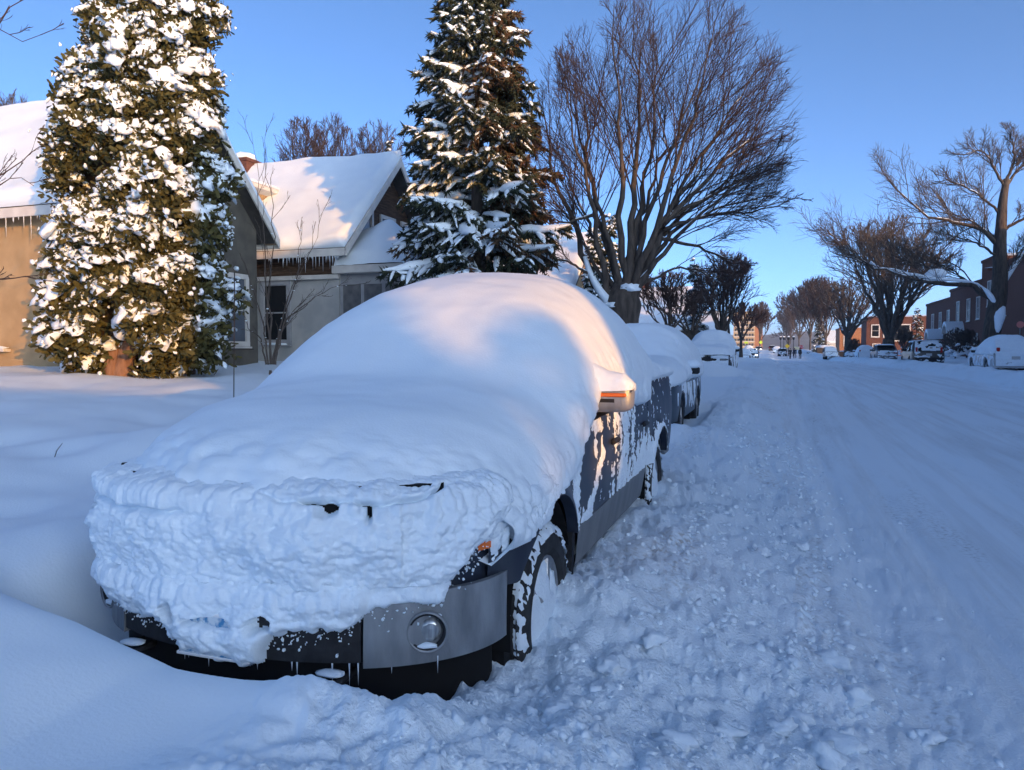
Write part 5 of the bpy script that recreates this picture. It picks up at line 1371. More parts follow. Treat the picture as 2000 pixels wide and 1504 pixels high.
def bare_tree(name, label, base, trunk, limbs, env, counts=(12, 7, 4), lens=(.42, .5, .5), tw=.006, seed=1, mats=('bark', 'twig'), group=None, snow=.5, up_=.05, ang=(.45, .85), cat='tree', sub_from=.18, gravity=0.0, nseg=(7, 5, 4), wob=.10):
    """trunk: (points, radii) from the base; limbs: list of (points, r0, r1); env(p) > 1 is outside the crown"""
    rs = np.random.default_rng(seed)
    T = thing(name, label, cat, base, 0, group)
    tp, tr_ = trunk
    tp = np.asarray(tp, float); n_t = max(12, len(tp) * 4); tpr = resample(tp, n_t); trr = np.interp(np.linspace(0, 1, n_t), np.linspace(0, 1, len(tr_)), tr_)
    k = 18
    V, Fc = tube(tpr, trr, k)
    # ridged bark
    Vn = V.reshape(n_t, k, 3); ctr = tpr[:, None]; off = Vn - ctr
    off *= (1 + .10 * fbm(np.stack([off[..., 0] * 6 / max(trr[0], .1) * .3, off[..., 1] * 6 / max(trr[0], .1) * .3, Vn[..., 2] * .8], -1), 3))[..., None]
    V = (ctr + off).reshape(-1, 3)
    to = mk('trunk', V, Fc, M[mats[0]], T)
    big, med, fine = [], [], []
    snowp = []
    def child_dir(d, a, out):
        rnd = rs.normal(size=3); perp = rnd - d * rnd.dot(d); perp /= np.linalg.norm(perp)
        v = d * math.cos(a) + perp * math.sin(a); v = v + out * .18 + np.array([0, 0, up_]); return v / np.linalg.norm(v)
    ctr0 = np.asarray(limbs[0][0][0], float)
    for pts, r0, r1 in limbs:
        n = 16; P = resample(pts, n); P[1:-1] += rs.normal(size=(n - 2, 3)) * .03 * np.linalg.norm(P[-1] - P[0]) / 4
        rad = r0 * (1 - np.linspace(0, 1, n)) ** 1.25 + r1; big.append((P, rad))
        if snow > 0:
            for i in range(n - 1):
                t = P[i + 1] - P[i]; t = t / np.linalg.norm(t)
                if abs(t[2]) < .82 and rs.random() < snow and rad[i] > .02:
                    mid = np.stack([P[i], (P[i] + P[i + 1]) / 2, P[i + 1]]) + [0, 0, 1] * np.array([[rad[i] * .55]] * 3)
                    snowp.append((mid, np.array([rad[i] * .62, rad[i] * .78, rad[i] * .6])))
        L0 = np.linalg.norm(np.diff(P, axis=0), axis=1).sum()
        c1 = counts[0]
        for a in range(c1):
            t = sub_from + (1 - sub_from) * (a + rs.random()) / c1; i = min(int(t * (n - 1)), n - 2)
            p = P[i] + (P[i + 1] - P[i]) * (t * (n - 1) - i); d = P[i + 1] - P[i]; d /= np.linalg.norm(d)
            out = p - ctr0; out /= max(np.linalg.norm(out), .1)
            d1 = child_dir(d, rs.uniform(*ang), out * 2); L1 = L0 * lens[0] * (1.05 - .5 * t) * rs.uniform(.75, 1.2)
            for _ in range(5):
                if env(p + d1 * L1) > 1: L1 *= .78
            Q = wander(p, d1, L1, nseg[0], rs, wob, (0, 0, up_ * .6 - gravity)); rq = max(r1 * .9 + r0 * (1 - t) * .20, tw * 1.8)
            rad1 = np.linspace(rq, tw * 1.5, nseg[0]); med.append((Q, rad1))
            for b in range(counts[1]):
                t2 = .2 + .8 * (b + rs.random()) / counts[1]; i2 = min(int(t2 * (nseg[0] - 1)), nseg[0] - 2); f2 = t2 * (nseg[0] - 1) - i2
                p2_ = Q[i2] + (Q[i2 + 1] - Q[i2]) * f2; dd = Q[i2 + 1] - Q[i2]; dd /= np.linalg.norm(dd)
                d2 = child_dir(dd, rs.uniform(*ang), out); L2 = L1 * lens[1] * (1.1 - .55 * t2) * rs.uniform(.7, 1.25)
                for _ in range(2):
                    if env(p2_ + d2 * L2) > 1.05: L2 *= .75
                S = wander(p2_, d2, L2, nseg[1], rs, wob, (0, 0, up_ * .6 - gravity)); fine.append((S, np.linspace(min(rad1[i2] * .6, tw * 2.2), tw, nseg[1])))
                for c in range(counts[2]):
                    t3 = .25 + .75 * (c + rs.random()) / counts[2]; i3 = min(int(t3 * (nseg[1] - 1)), nseg[1] - 2); f3 = t3 * (nseg[1] - 1) - i3
                    p3 = S[i3] + (S[i3 + 1] - S[i3]) * f3; d3_ = S[i3 + 1] - S[i3]; d3_ /= np.linalg.norm(d3_)
                    d3 = child_dir(d3_, rs.uniform(*ang), out); L3 = L2 * lens[2] * rs.uniform(.6, 1.3)
                    fine.append((wander(p3, d3, L3, nseg[2], rs, wob, (0, 0, up_ * .4 - gravity)), np.linspace(tw, tw * .6, nseg[2])))
    V, Fc = tri_tubes(big, 10); mk('limbs', V, Fc, M[mats[0]], T)
    parts = [tri_tubes(med, 5)] if med else []
    if fine: parts.append(tri_tubes(fine, 3))
    if parts:
        V, Fc = join(parts); mk('crown', V, Fc, M[mats[1]], T)
    if snowp:
        V, Fc = tri_tubes(snowp, 7); tag(mk('snow', V, Fc, M['snow'], T), kind='stuff')
    return T

def local(base, px, py, d, dep=0.0):
    """a picture point at the tree's own distance, plus an offset in depth, relative to the tree's base"""
    return at(px, py, d) + fw * dep - np.asarray(base)

# ---- the big bare tree behind the SUV
def big_tree():
    d = 21.0; b = at(1216, 640, d); b[2] = gz(b[0], b[1]) - .1
    L = lambda px, py, dep=0.0: local(b, px, py, d, dep)
    trunk = ([L(1218, 700), L(1216, 660), L(1214, 620), L(1216, 588), L(1222, 555)], [.60, .50, .46, .50, .30])
    raw = [([(1200, 605), (1158, 545), (1122, 430), (1086, 330), (1066, 230), (1052, 150)], .17, .8),
           ([(1206, 595), (1182, 560), (1166, 470), (1150, 380), (1120, 280), (1092, 160)], .15, -.8),
           ([(1212, 580), (1192, 480), (1166, 400), (1152, 300), (1148, 200), (1138, 85)], .18, 1.2),
           ([(1216, 575), (1212, 430), (1210, 330), (1200, 200), (1188, 50)], .17, -1.2),
           ([(1220, 575), (1236, 430), (1246, 330), (1250, 200), (1240, 25)], .19, .3),
           ([(1225, 575), (1255, 420), (1272, 320), (1292, 200), (1304, 40)], .18, 1.6),
           ([(1234, 575), (1280, 440), (1312, 330), (1342, 220), (1366, 90)], .17, -1.6),
           ([(1238, 570), (1292, 450), (1352, 350), (1410, 260), (1440, 150)], .16, .9),
           ([(1240, 575), (1270, 500), (1302, 430), (1392, 340), (1462, 270), (1495, 200)], .20, -.5),
           ([(1300, 432), (1370, 390), (1452, 350), (1530, 330)], .10, .2),
           ([(1292, 450), (1380, 425), (1452, 425), (1525, 405)], .08, -1.4),
           ([(1285, 465), (1360, 478), (1432, 502), (1495, 505)], .08, 1.0),
           ([(1160, 420), (1100, 440), (1056, 432)], .07, -1.2), ([(1160, 540), (1095, 505), (1046, 525)], .06, .4),
           ([(1225, 575), (1250, 460), (1290, 350), (1330, 200), (1330, 110)], .13, 3.0),
           ([(1235, 575), (1310, 470), (1390, 400), (1460, 330)], .12, -2.6), 
           ([(1208, 585), (1170, 470), (1130, 350), (1100, 250)], .12, 2.6),
           ([(1250, 560), (1330, 520), (1410, 540), (1460, 520)], .06, .6),
           ([(1242, 565), (1310, 440), (1400, 370), (1480, 300), (1520, 260)], .14, 1.6), ([(1242, 560), (1320, 450), (1420, 400), (1500, 380), (1536, 372)], .13, .8),
           ([(1236, 565), (1300, 420), (1370, 300), (1430, 200), (1462, 150)], .14, -1.0), ([(1232, 565), (1276, 400), (1322, 260), (1370, 140), (1392, 70)], .14, .2), ([(1212, 575), (1180, 430), (1140, 300), (1118, 190), (1108, 110)], .13, .3), ([(1200, 590), (1140, 470), (1090, 400), (1058, 340)], .10, .2)]
    limbs = []
    for pts, r0, dep in raw:
        n = len(pts); limbs.append(([L(px, py, dep * (i / (n - 1)) ** 1.2) for i, (px, py) in enumerate(pts)], r0 * .64, .009))
    c = L(1290, 300); 
    def env(p):
        q = p - c; X = q.dot(rt); Y = q.dot(fw)
        return (X / 3.65) ** 2 + (Y / 3.4) ** 2 + (q[2] / 4.35) ** 2
    bare_tree('bare_tree', 'big bare spreading street tree with many rising limbs behind the parked SUV', b, trunk, limbs, env, (12, 10, 6), (.62, .46, .46), .0042, 11, snow=.35, sub_from=.30, wob=.05, ang=(.40, .80), up_=.0, nseg=(8, 5, 3))
    T = [o for o in bpy.data.objects if o.name == 'bare_tree'][0]
    for (px, py, s_) in ((1224, 566, .20), (1188, 598, .13), (1198, 612, .12)):
        V, Fc = lump_shape(70 + px % 7, 3, .7); mk('snow', V * [s_ * 1.3, s_, s_ * .8] + L(px, py, -.26), Fc, M['snow'], T)
    # snow sheet lying on the low left limb
    P = resample([L(1205, 612, -.05), L(1175, 580, .0), L(1152, 538, .1), L(1142, 505, .15)], 10) + np.array([.03, -.05, .07])
    V, Fc = tube(P, np.linspace(.13, .06, 10) * (1 + .35 * fbm(P * 3, 2)), 10); mk('snow', V, Fc, M['snow'], T)
big_tree()

def simple_tree(label, px, py_base, d, crown_px, top_py, seed, nl=9, counts=(9, 6, 3), tr=.3, group=None, fork=.25, spread=1.0, mats=('bark', 'twig_grey'), tw=None, snow=.4, gravity=0.0, low=.0, x=None, name='bare_tree', lean=0.0):
    """a bare tree given by where its trunk, crown edges and top stand"""
    rs = np.random.default_rng(seed)
    b = at(px, py_base, d); b[2] = min(b[2], gz(b[0], b[1])) - .1
    top = (at(px, top_py, d)[2] - b[2]); hw_l = (px - crown_px[0]) / F * d; hw_r = (crown_px[1] - px) / F * d
    hf = top * fork
    trunk = ([(0, 0, 0), (.02 * lean * top, 0, hf * .5), (.05 * lean * top, 0, hf * 1.05)], [tr * 1.25, tr, tr * .75])
    tw = tw or max(.005, d * .00028)
    fk = np.array([.05 * lean * top, 0, hf])
    limbs = []
    for i in range(nl):
        a = 2 * math.pi * (i + rs.random() * .6) / nl; el = rs.uniform(.25 + low, 1.0)
        c_, s_ = math.cos(a), math.sin(a)
        R_ = (hw_r if c_ > 0 else hw_l)
        e = fk + rt * c_ * R_ * math.cos(el * 1.25) * spread * .95 + fw * s_ * (hw_l + hw_r) / 2 * math.cos(el * 1.25) * .95 + up * (top - hf) * (.35 + .60 * math.sin(el * 1.45))
        m1 = fk * .62 + e * .38 + up * (top - hf) * .06 + rs.normal(size=3) * .25; m2 = fk * .3 + e * .7 + up * (top - hf) * .05 + rs.normal(size=3) * .3
        limbs.append(([fk, m1, m2, e], tr * rs.uniform(.30, .45), tw * 1.4))
    limbs.append(([fk, fk * .6 + np.array([.2, .1, top]) * .4, np.array([.1, 0, top * .97])], tr * .5, tw * 1.6))
    cz = hf + (top - hf) * .45
    def env(p):
        X = p.dot(rt); Y = p.dot(fw); w = hw_r if X > 0 else hw_l
        return (X / w) ** 2 + (Y / ((hw_l + hw_r) / 2)) ** 2 + ((p[2] - cz) / ((top - cz) if p[2] > cz else cz * .95)) ** 2
    return bare_tree(name, label, b, trunk, limbs, env, counts, (.5, .48, .48), tw, seed, mats, group, snow, gravity=gravity, sub_from=.25, ang=(.42, .85), nseg=(7, 5, 3), wob=.08)

# ---- right-hand street tree with the long snow-laden limb
def limb_tree():
    d = 42.0; b = at(1946, 700, d); b[2] = gz(b[0], b[1]) - .1
    L = lambda px, py, dep=0.0: local(b, px, py, d, dep)
    trunk = ([L(1942, 706), L(1936, 660), L(1944, 610), L(1952, 560), L(1953, 480), L(1958, 400), L(1966, 350)], [.52, .44, .42, .36, .30, .24, .16])
    raw = [([(1946, 606), (1930, 572), (1890, 556), (1830, 552), (1770, 542), (1712, 526), (1660, 500), (1620, 490)], .27, 0),
           ([(1950, 480), (1912, 446), (1860, 436), (1800, 420), (1760, 390), (1728, 356)], .20, -.5),
           ([(1964, 370), (1940, 320), (1920, 290), (1890, 300)], .12, .4), ([(1966, 352), (1978, 310), (1966, 262)], .12, -.3), ([(1964, 365), (1992, 330), (2020, 318), (2060, 300)], .12, .3),
           ([(1953, 560), (1975, 535), (2005, 500), (2050, 470)], .17, .6), ([(1955, 450), (1990, 430), (2050, 400)], .14, -1), ([(1954, 420), (1925, 380), (1880, 350), (1850, 345)], .10, 1.2),
           ([(1830, 552), (1815, 520), (1770, 505), (1740, 480)], .08, .8), ([(1712, 526), (1680, 510), (1640, 480), (1606, 455)], .06, -.6), ([(1952, 500), (1900, 480), (1850, 470), (1810, 480)], .09, -1.6),
           ([(1952, 470), (1930, 440), (1890, 410), (1850, 400)], .09, 2.0), ([(1890, 556), (1870, 525), (1830, 505)], .06, 1.0)]
    limbs = [([L(px, py, dep * i / (len(p) - 1)) for i, (px, py) in enumerate(p)], r0, .02) for p, r0, dep in [(a_, b_ * .6, c_) for a_, b_, c_ in raw]]
    T = bare_tree('bare_tree', 'bare street tree with a long level limb carrying thick snow, right side', b, trunk, limbs, lambda p: 0.5, (17, 10, 5), (.46, .5, .5), .0075, 23, ('bark', 'twig_grey'), snow=.45, nseg=(8, 5, 3), sub_from=.14, ang=(.5, 1.0), wob=.10)
    P = resample([L(1953, 620, -.3), L(1938, 590, -.2), L(1905, 554, -.1), L(1830, 545, -.1), L(1770, 534, 0), L(1716, 520, 0), L(1700, 512, 0)], 26)
    V, Fc = tube(P, .12 + .08 * fbm(P * 1.5, 3) - np.linspace(0, .05, 26), 10); mk('snow', V, Fc, M['snow'], T)
    P = resample([L(1938, 650, -.42), L(1944, 615, -.40), L(1952, 600, -.36)], 8); V, Fc = tube(P, np.array([.08, .16, .2, .24, .28, .26, .2, .1]), 10); mk('snow', V, Fc, M['snow'], T)
    P = resample([L(1966, 545, .1), L(1984, 523, .3), L(2008, 492, .5)], 8); V, Fc = tube(P, .15, 8); mk('snow', V, Fc, M['snow'], T)
    V, Fc = LUMP2[2]; mk('snow', V * [.6, .3, .4] + L(1826, 538), Fc, M['snow'], T)
limb_tree()
simple_tree('broad bare street tree with low spreading crown behind the dark SUV', 1735, 692, 72, (1588, 1880), 425, 31, 14, (12, 7, 3), .62, fork=.14, snow=.6)
simple_tree('forked bare street tree before the orange brick building', 1656, 694, 96, (1590, 1740), 545, 32, 9, (9, 6, 3), .48, fork=.24, snow=.6)
# ---- left side, up the street
simple_tree('bare tree forking low above the snow-capped pickup', 1410, 690, 50, (1345, 1495), 492, 41, 10, (11, 7, 4), .26, fork=.22, snow=.3, mats=('bark', 'twig'))
simple_tree('slim bare tree leaning left above the snow-capped pickup', 1388, 690, 46, (1290, 1420), 560, 42, 7, (9, 6, 3), .17, fork=.35, lean=-5, snow=.2, mats=('bark', 'twig'))
simple_tree('small brown-twigged tree before the low snowy house', 1306, 650, 44, (1236, 1372), 530, 43, 9, (9, 7, 4), .15, fork=.3, snow=.15, mats=('bark', 'twig'))
simple_tree('brown-twigged tree in front of the apartment block', 1447, 690, 90, (1405, 1500), 590, 44, 8, (9, 6, 3), .2, fork=.3, snow=0, mats=('bark', 'twig'))
G_ = 'far bare trees along the street'
for i, (px, cr, top, d, lab) in enumerate([(1484, (1465, 1515), 590, 260, 'far bare tree standing before the blue hill at the street end'), (1560, (1500, 1600), 562, 290, 'reddish bare tree above the black lamp posts'),
        (1582, (1530, 1625), 545, 215, 'bare tree behind the stop sign and walkers'), (1600, (1555, 1650), 540, 175, 'bare tree over the far kerb right of the walkers'), (1612, (1575, 1665), 560, 155, 'bare tree left of the orange brick building'), (1540, (1505, 1575), 600, 420, 'smallest far tree at the crest of the street')]):
    simple_tree(lab, px, 692, d, cr, top, 50 + i, 9, (9, 7, 4), .28, G_, .22, mats=('bark', 'twig'), snow=0, tw=d * .00024)
# ---- behind the houses
simple_tree('reddish bare tree rising behind the shingled house roof', 595, 420, 46, (535, 655), 232, 61, 9, (10, 7, 4), .2, fork=.5, mats=('bark', 'twig'), snow=.1, tw=.010)
simple_tree('second bare tree behind the shingled house, nearer the spruce', 655, 420, 49, (605, 705), 226, 62, 8, (9, 7, 4), .2, fork=.5, mats=('bark', 'twig'), snow=.1, tw=.010)
simple_tree('bare tree behind the shingled house gable', 730, 420, 52, (690, 815), 238, 63, 9, (9, 6, 4), .2, fork=.5, mats=('bark', 'twig'), snow=.1, tw=.010)
simple_tree('bare tree behind the tan stucco house roof', 20, 420, 44, (-70, 92), 182, 64, 9, (9, 6, 4), .2, fork=.5, mats=('bark', 'twig_grey'), snow=0, tw=.012)
# ---- thin sapling before the house corner, and the tree reaching in from the left edge
def sapling():
    d = 17.0; b = at(528, 712, d); b[2] = gz(b[0], b[1]) - .05
    L = lambda px, py, dep=0.0: local(b, px, py, d, dep)
    raw = [[(528, 712), (524, 600), (520, 480), (512, 380), (500, 265)], [(530, 712), (527, 620), (535, 500), (532, 390), (527, 252)], [(536, 712), (556, 600), (590, 520), (612, 470), (640, 400)],
           [(538, 712), (560, 610), (580, 540), (582, 480), (590, 430)], [(524, 712), (515, 640), (490, 560), (470, 500)], [(532, 712), (548, 640), (600, 590), (650, 560), (690, 556)], [(520, 712), (505, 660), (480, 640), (470, 600)], [(536, 712), (545, 650), (590, 585), (630, 575)]]
    limbs = [([L(px, py, (.1 * (k - 3)) * i / 4) for i, (px, py) in enumerate(p)], .020, .003) for k, p in enumerate(raw)]
    bare_tree('sapling', 'thin many-stemmed sapling in front of the white lower wall', b, ([(0, 0, -.1), (0, 0, .05), (0, 0, .15)], [.05, .045, .03]), limbs, lambda p: .5, (7, 3, 2), (.2, .4, .4), .003, 71, ('twig_grey', 'twig_grey'), snow=.0, ang=(.3, .7))
    T = [o for o in bpy.data.objects if o.name == 'sapling'][0]
    rs = np.random.default_rng(3)
    for pts, r0, r1 in limbs:
        P = resample(pts, 30)
        for k in range(3):
            p = P[rs.integers(6, 28)]; V, Fc = CLOD[k]; mk('snow', V * rs.uniform(.012, .035) * np.array([1, 1, .7]) + p, Fc, M['snow'], T)
sapling()
def edge_tree():
    d = 11.0; b = at(-260, 800, d); b[2] = gz(b[0], b[1]) - .1
    L = lambda px, py, dep=0.0: local(b, px, py, d, dep)
    raw = [[(-240, 500), (-130, 250), (-40, 80), (0, 40), (48, 0), (90, -40)], [(-240, 520), (-150, 200), (-60, 70), (0, 62), (42, 70), (74, 57)], [(-245, 600), (-150, 420), (-60, 350), (0, 318), (28, 292), (45, 258)],
           [(-250, 620), (-140, 480), (-50, 345), (-10, 335), (20, 345), (28, 350)], [(-245, 640), (-150, 560), (-60, 540), (0, 530), (38, 540)]]
    limbs = [([L(px, py, .15 * k) for px, py in p], .04, .004) for k, p in enumerate(raw)]
    bare_tree('bare_tree', 'slender bare tree reaching a few twigs in from the left edge', b, ([L(-262, 800), L(-258, 640), L(-245, 480)], [.10, .085, .07]), limbs, lambda p: .5, (7, 3, 2), (.16, .45, .4), .0035, 72, ('twig', 'twig'), snow=0, ang=(.3, .6), sub_from=.45)
edge_tree()

# ---------------------------------------------------------------- evergreens
def needle_shape():
    V = np.array([[0, .11, -.06], [0, -.11, -.06], [0, 0, .10], [1, 0, -.04]], float); return V, np.array([[0, 1, 2], [0, 3, 1], [1, 3, 2], [2, 3, 0]])

def basis(d, roll):
    """frames whose x axis is d"""
    d = d / np.linalg.norm(d, axis=1, keepdims=True); r_ = np.where(np.abs(d[:, 2:3]) < .9, np.array([0, 0, 1.]), np.array([1., 0, 0]))
    a = np.cross(r_, d); a /= np.linalg.norm(a, axis=1, keepdims=True); b = np.cross(d, a)
    c, s = np.cos(roll)[:, None], np.sin(roll)[:, None]
    return d, a * c + b * s, b * c - a * s

def pads(axes, widths, hts, k=9):
    """continuous pads of snow lying along twigs: flattened tubes with an uneven width"""
    Vs, Fs, n0 = [], [], 0
    groups = {}
    for P, w_, h_ in zip(axes, widths, hts): groups.setdefault(len(P), []).append((P, w_, h_))
    for n, lst in groups.items():
        P = np.stack([a for a, _, _ in lst]); w_ = np.array([b for _, b, _ in lst]); h_ = np.array([c for _, _, c in lst])
        T = np.gradient(P, axis=1); T /= np.maximum(np.linalg.norm(T, axis=-1, keepdims=True), 1e-9)
        A = np.cross(T, up); A /= np.maximum(np.linalg.norm(A, axis=-1, keepdims=True), 1e-6); B = np.cross(A, T)
        t = np.linspace(0, 1, n); pr = np.sqrt(np.clip(np.sin(math.pi * np.clip(t * .97 + .02, 0, 1)), 0, 1))
        nz = 1 + .55 * fbm(P * 5.0, 2)
        an = np.arange(k) * 2 * math.pi / k
        c, s_ = np.cos(an), np.where(np.sin(an) < 0, np.sin(an) * .45, np.sin(an))
        R_ = (w_[:, None] * pr * nz)[..., None, None]; H_ = (h_[:, None] * pr * nz)[..., None, None]
        V = P[:, :, None] + B[:, :, None] * (h_ * .35)[:, None, None, None] + A[:, :, None] * c[None, None, :, None] * R_ + B[:, :, None] * s_[None, None, :, None] * H_
        f = gridf(n, k, cv=True)
        Fs.append((f[None] + (np.arange(len(lst)) * n * k)[:, None, None]).reshape(-1, 4) + n0); Vs.append(V.reshape(-1, 3)); n0 += len(lst) * n * k
    return np.concatenate(Vs), np.concatenate(Fs)

def spruce(name, label, b, H, Rb, seed, whorl=.34, nb=9, dens=1.0, snow_side=None, snow_amt=.8, brown=0.0, droop=.35, z0=.5):
    rs = np.random.default_rng(seed)
    T = thing(name, label, 'tree', b)
    V, Fc = tube([(0, 0, -.2), (0, 0, H * .5), (0, 0, H)], [Rb * .085, Rb * .055, .02], 10); mk('trunk', V, Fc, M['bark'], T)
    axes = []                                        # (points, weight of needles, is brown, snow chance, width)
    z = z0; stems = []
    while z < H - .12:
        f = 1 - z / H
        n = max(4, int(nb * (.6 + .5 * f)))
        for k in range(n):
            a = rs.random() * 6.283; Lb = (Rb * f ** .78 * rs.uniform(.66, 1.15) + .12)
            zz = z + rs.normal() * whorl * .35
            o = np.array([math.cos(a), math.sin(a), 0]); side = np.array([-o[1], o[0], 0])
            e = rs.uniform(.0, .25) + .45 * (1 - f) ** 1.3; dr = droop * rs.uniform(.9, 1.7)
            m = 8; t = np.linspace(0, 1, m)
            P = o[None] * (t * Lb)[:, None] + side[None] * (rs.normal() * .10 * Lb * t ** 2)[:, None] + up[None] * (zz + Lb * (e * t - dr * t ** 2 + .22 * t ** 4))[:, None]
            face = -o.dot(fw); left = -o.dot(rt)
            br = rs.random() < brown * (1.25 if left < .15 else .12)
            ps = snow_amt * (1.0 if snow_side is None else float(np.clip(.70 + .6 * left + .25 * face + .35 * (1 - f), .12, 1.15)))
            stems.append((P, np.linspace(.010 + .02 * f, .006, m)))
            axes.append((P[1:], br, ps, .10 + .05 * Lb))
            ns = int(3 + 3.2 * Lb)
            for j in range(ns):
                ts = .22 + .74 * (j + rs.random()) / ns; i_ = min(int(ts * (m - 1)), m - 2); q = P[i_] + (P[i_ + 1] - P[i_]) * (ts * (m - 1) - i_)
                d_ = P[i_ + 1] - P[i_]; d_ /= np.linalg.norm(d_); sg = 1 if j % 2 else -1
                Ls = (.42 * Lb * (1.08 - ts) + .16) * rs.uniform(.7, 1.2); ms = 5; tt = np.linspace(0, 1, ms)
                dv = d_ * rs.uniform(.5, .9) + side * sg * rs.uniform(.5, .95); dv /= np.linalg.norm(dv)
                Q = q[None] + dv[None] * (tt * Ls)[:, None] - up[None] * (Ls * rs.uniform(.25, .75) * tt ** 1.6)[:, None]
                axes.append((Q, br, ps * .9, .07 + .03 * Ls))
        z += whorl * rs.uniform(.75, 1.2) * (.55 + .6 * f)
    V, Fc = tri_tubes(stems, 4); mk('branches', V, Fc, M['bark'], T)
    pos, dirs, lens, kind, pa, pw, phh = [], [], [], [], [], [], []
    for P, br, ps, w_ in axes:
        L_ = np.linalg.norm(P[-1] - P[0]); nn = int((10 + 42 * L_) * dens); m = len(P)
        t = rs.random(nn) ** .85; idx = np.minimum((t * (m - 1)).astype(int), m - 2); fr = t * (m - 1) - idx
        pp = P[idx] + (P[idx + 1] - P[idx]) * fr[:, None]; dd = P[idx + 1] - P[idx]; dd /= np.linalg.norm(dd, axis=1, keepdims=True)
        rn = rs.normal(size=(nn, 3)); rn[:, 2] -= .55
        dv = dd * .75 + rn * .5; pos.append(pp); dirs.append(dv); lens.append(rs.uniform(.09, .20, nn) * (1 + .25 * (Rb > 2))); kind.append(np.full(nn, br) & (rs.random(nn) < .75))
        if rs.random() < ps:
            pa.append(P); pw.append(w_ * rs.uniform(.55, 1.15)); phh.append(w_ * rs.uniform(.45, .95))
    pos = np.concatenate(pos); dirs = np.concatenate(dirs); lens = np.concatenate(lens); kind = np.concatenate(kind)
    nv, nf = needle_shape()
    ex, ey, ez = basis(dirs, rs.random(len(pos)) * 6.28)
    Mx = np.stack([ex * lens[:, None], ey * lens[:, None] * 1.5, ez * lens[:, None] * 1.5], -1)
    for sel, mt, nm in ((~kind, 'spruce', 'crown'), (kind, 'spruce_brown', 'brown_twigs')):
        if sel.sum():
            V, Fc = scatter(nv, nf, Mx[sel], pos[sel]); mk(nm, V, Fc, M[mt], T, smooth=False)
    if pa:
        V, Fc = pads(pa, pw, phh); mk('snow', V, Fc, M['snow_rough'], T)
    return T
b = at(934, 640, 21.0); b[2] = .85
spruce('spruce_tree', 'tall spruce with snow-laden boughs beside the shingled house', b, 12.8, 3.0, 81, .27, 9, 1.0, snow_side=True, snow_amt=1.0, brown=.40)
b = at(1355, 660, 52.0); b[2] = .7
spruce('conifer', 'narrow snowy conifer in the sun above the SUV roof', b, 7.1, 1.15, 82, .36, 8, .8, snow_amt=.7)
b = at(1160, 600, 36.0); b[2] = .9
spruce('conifer', 'left one of two narrow snowy conifers behind the big bare tree limbs', b, 6.6, .95, 83, .36, 8, .9, snow_amt=.85)
b = at(1190, 600, 37.5); b[2] = .9
spruce('conifer', 'right one of two narrow snowy conifers behind the big bare tree limbs', b, 7.4, .85, 84, .36, 8, .9, snow_amt=.85)
b = at(765, 420, 48.0); b[2] = 1.0
spruce('conifer', 'small conifer top peeping over the shingled house gable', b, 14.0, 1.6, 85, .6, 7, .5, snow_amt=.5, z0=8, brown=.6)
b = at(1790, 690, 100.0); b[2] = .5
spruce('conifer', 'dark ivy-like conifer between two brick houses of the row', b, 6.6, 1.5, 86, .5, 7, .6, snow_amt=.35)
b = at(1600, 690, 168.0); b[2] = .3
spruce('conifer', 'dark snow-flecked conifer left of the car with iced-over glass', b, 9.5, 2.3, 87, .5, 7, .6, snow_amt=.3)
b = np.array([17.6, -9.62, .2])  # tree added out of view to narrow the sunlight reaching the pickup's cab
spruce('conifer', 'unseen narrow conifer added behind the viewer to shape the sun strip', b, 5.0, .75, 88, .3, 9, .7, snow_amt=.2, z0=.3)

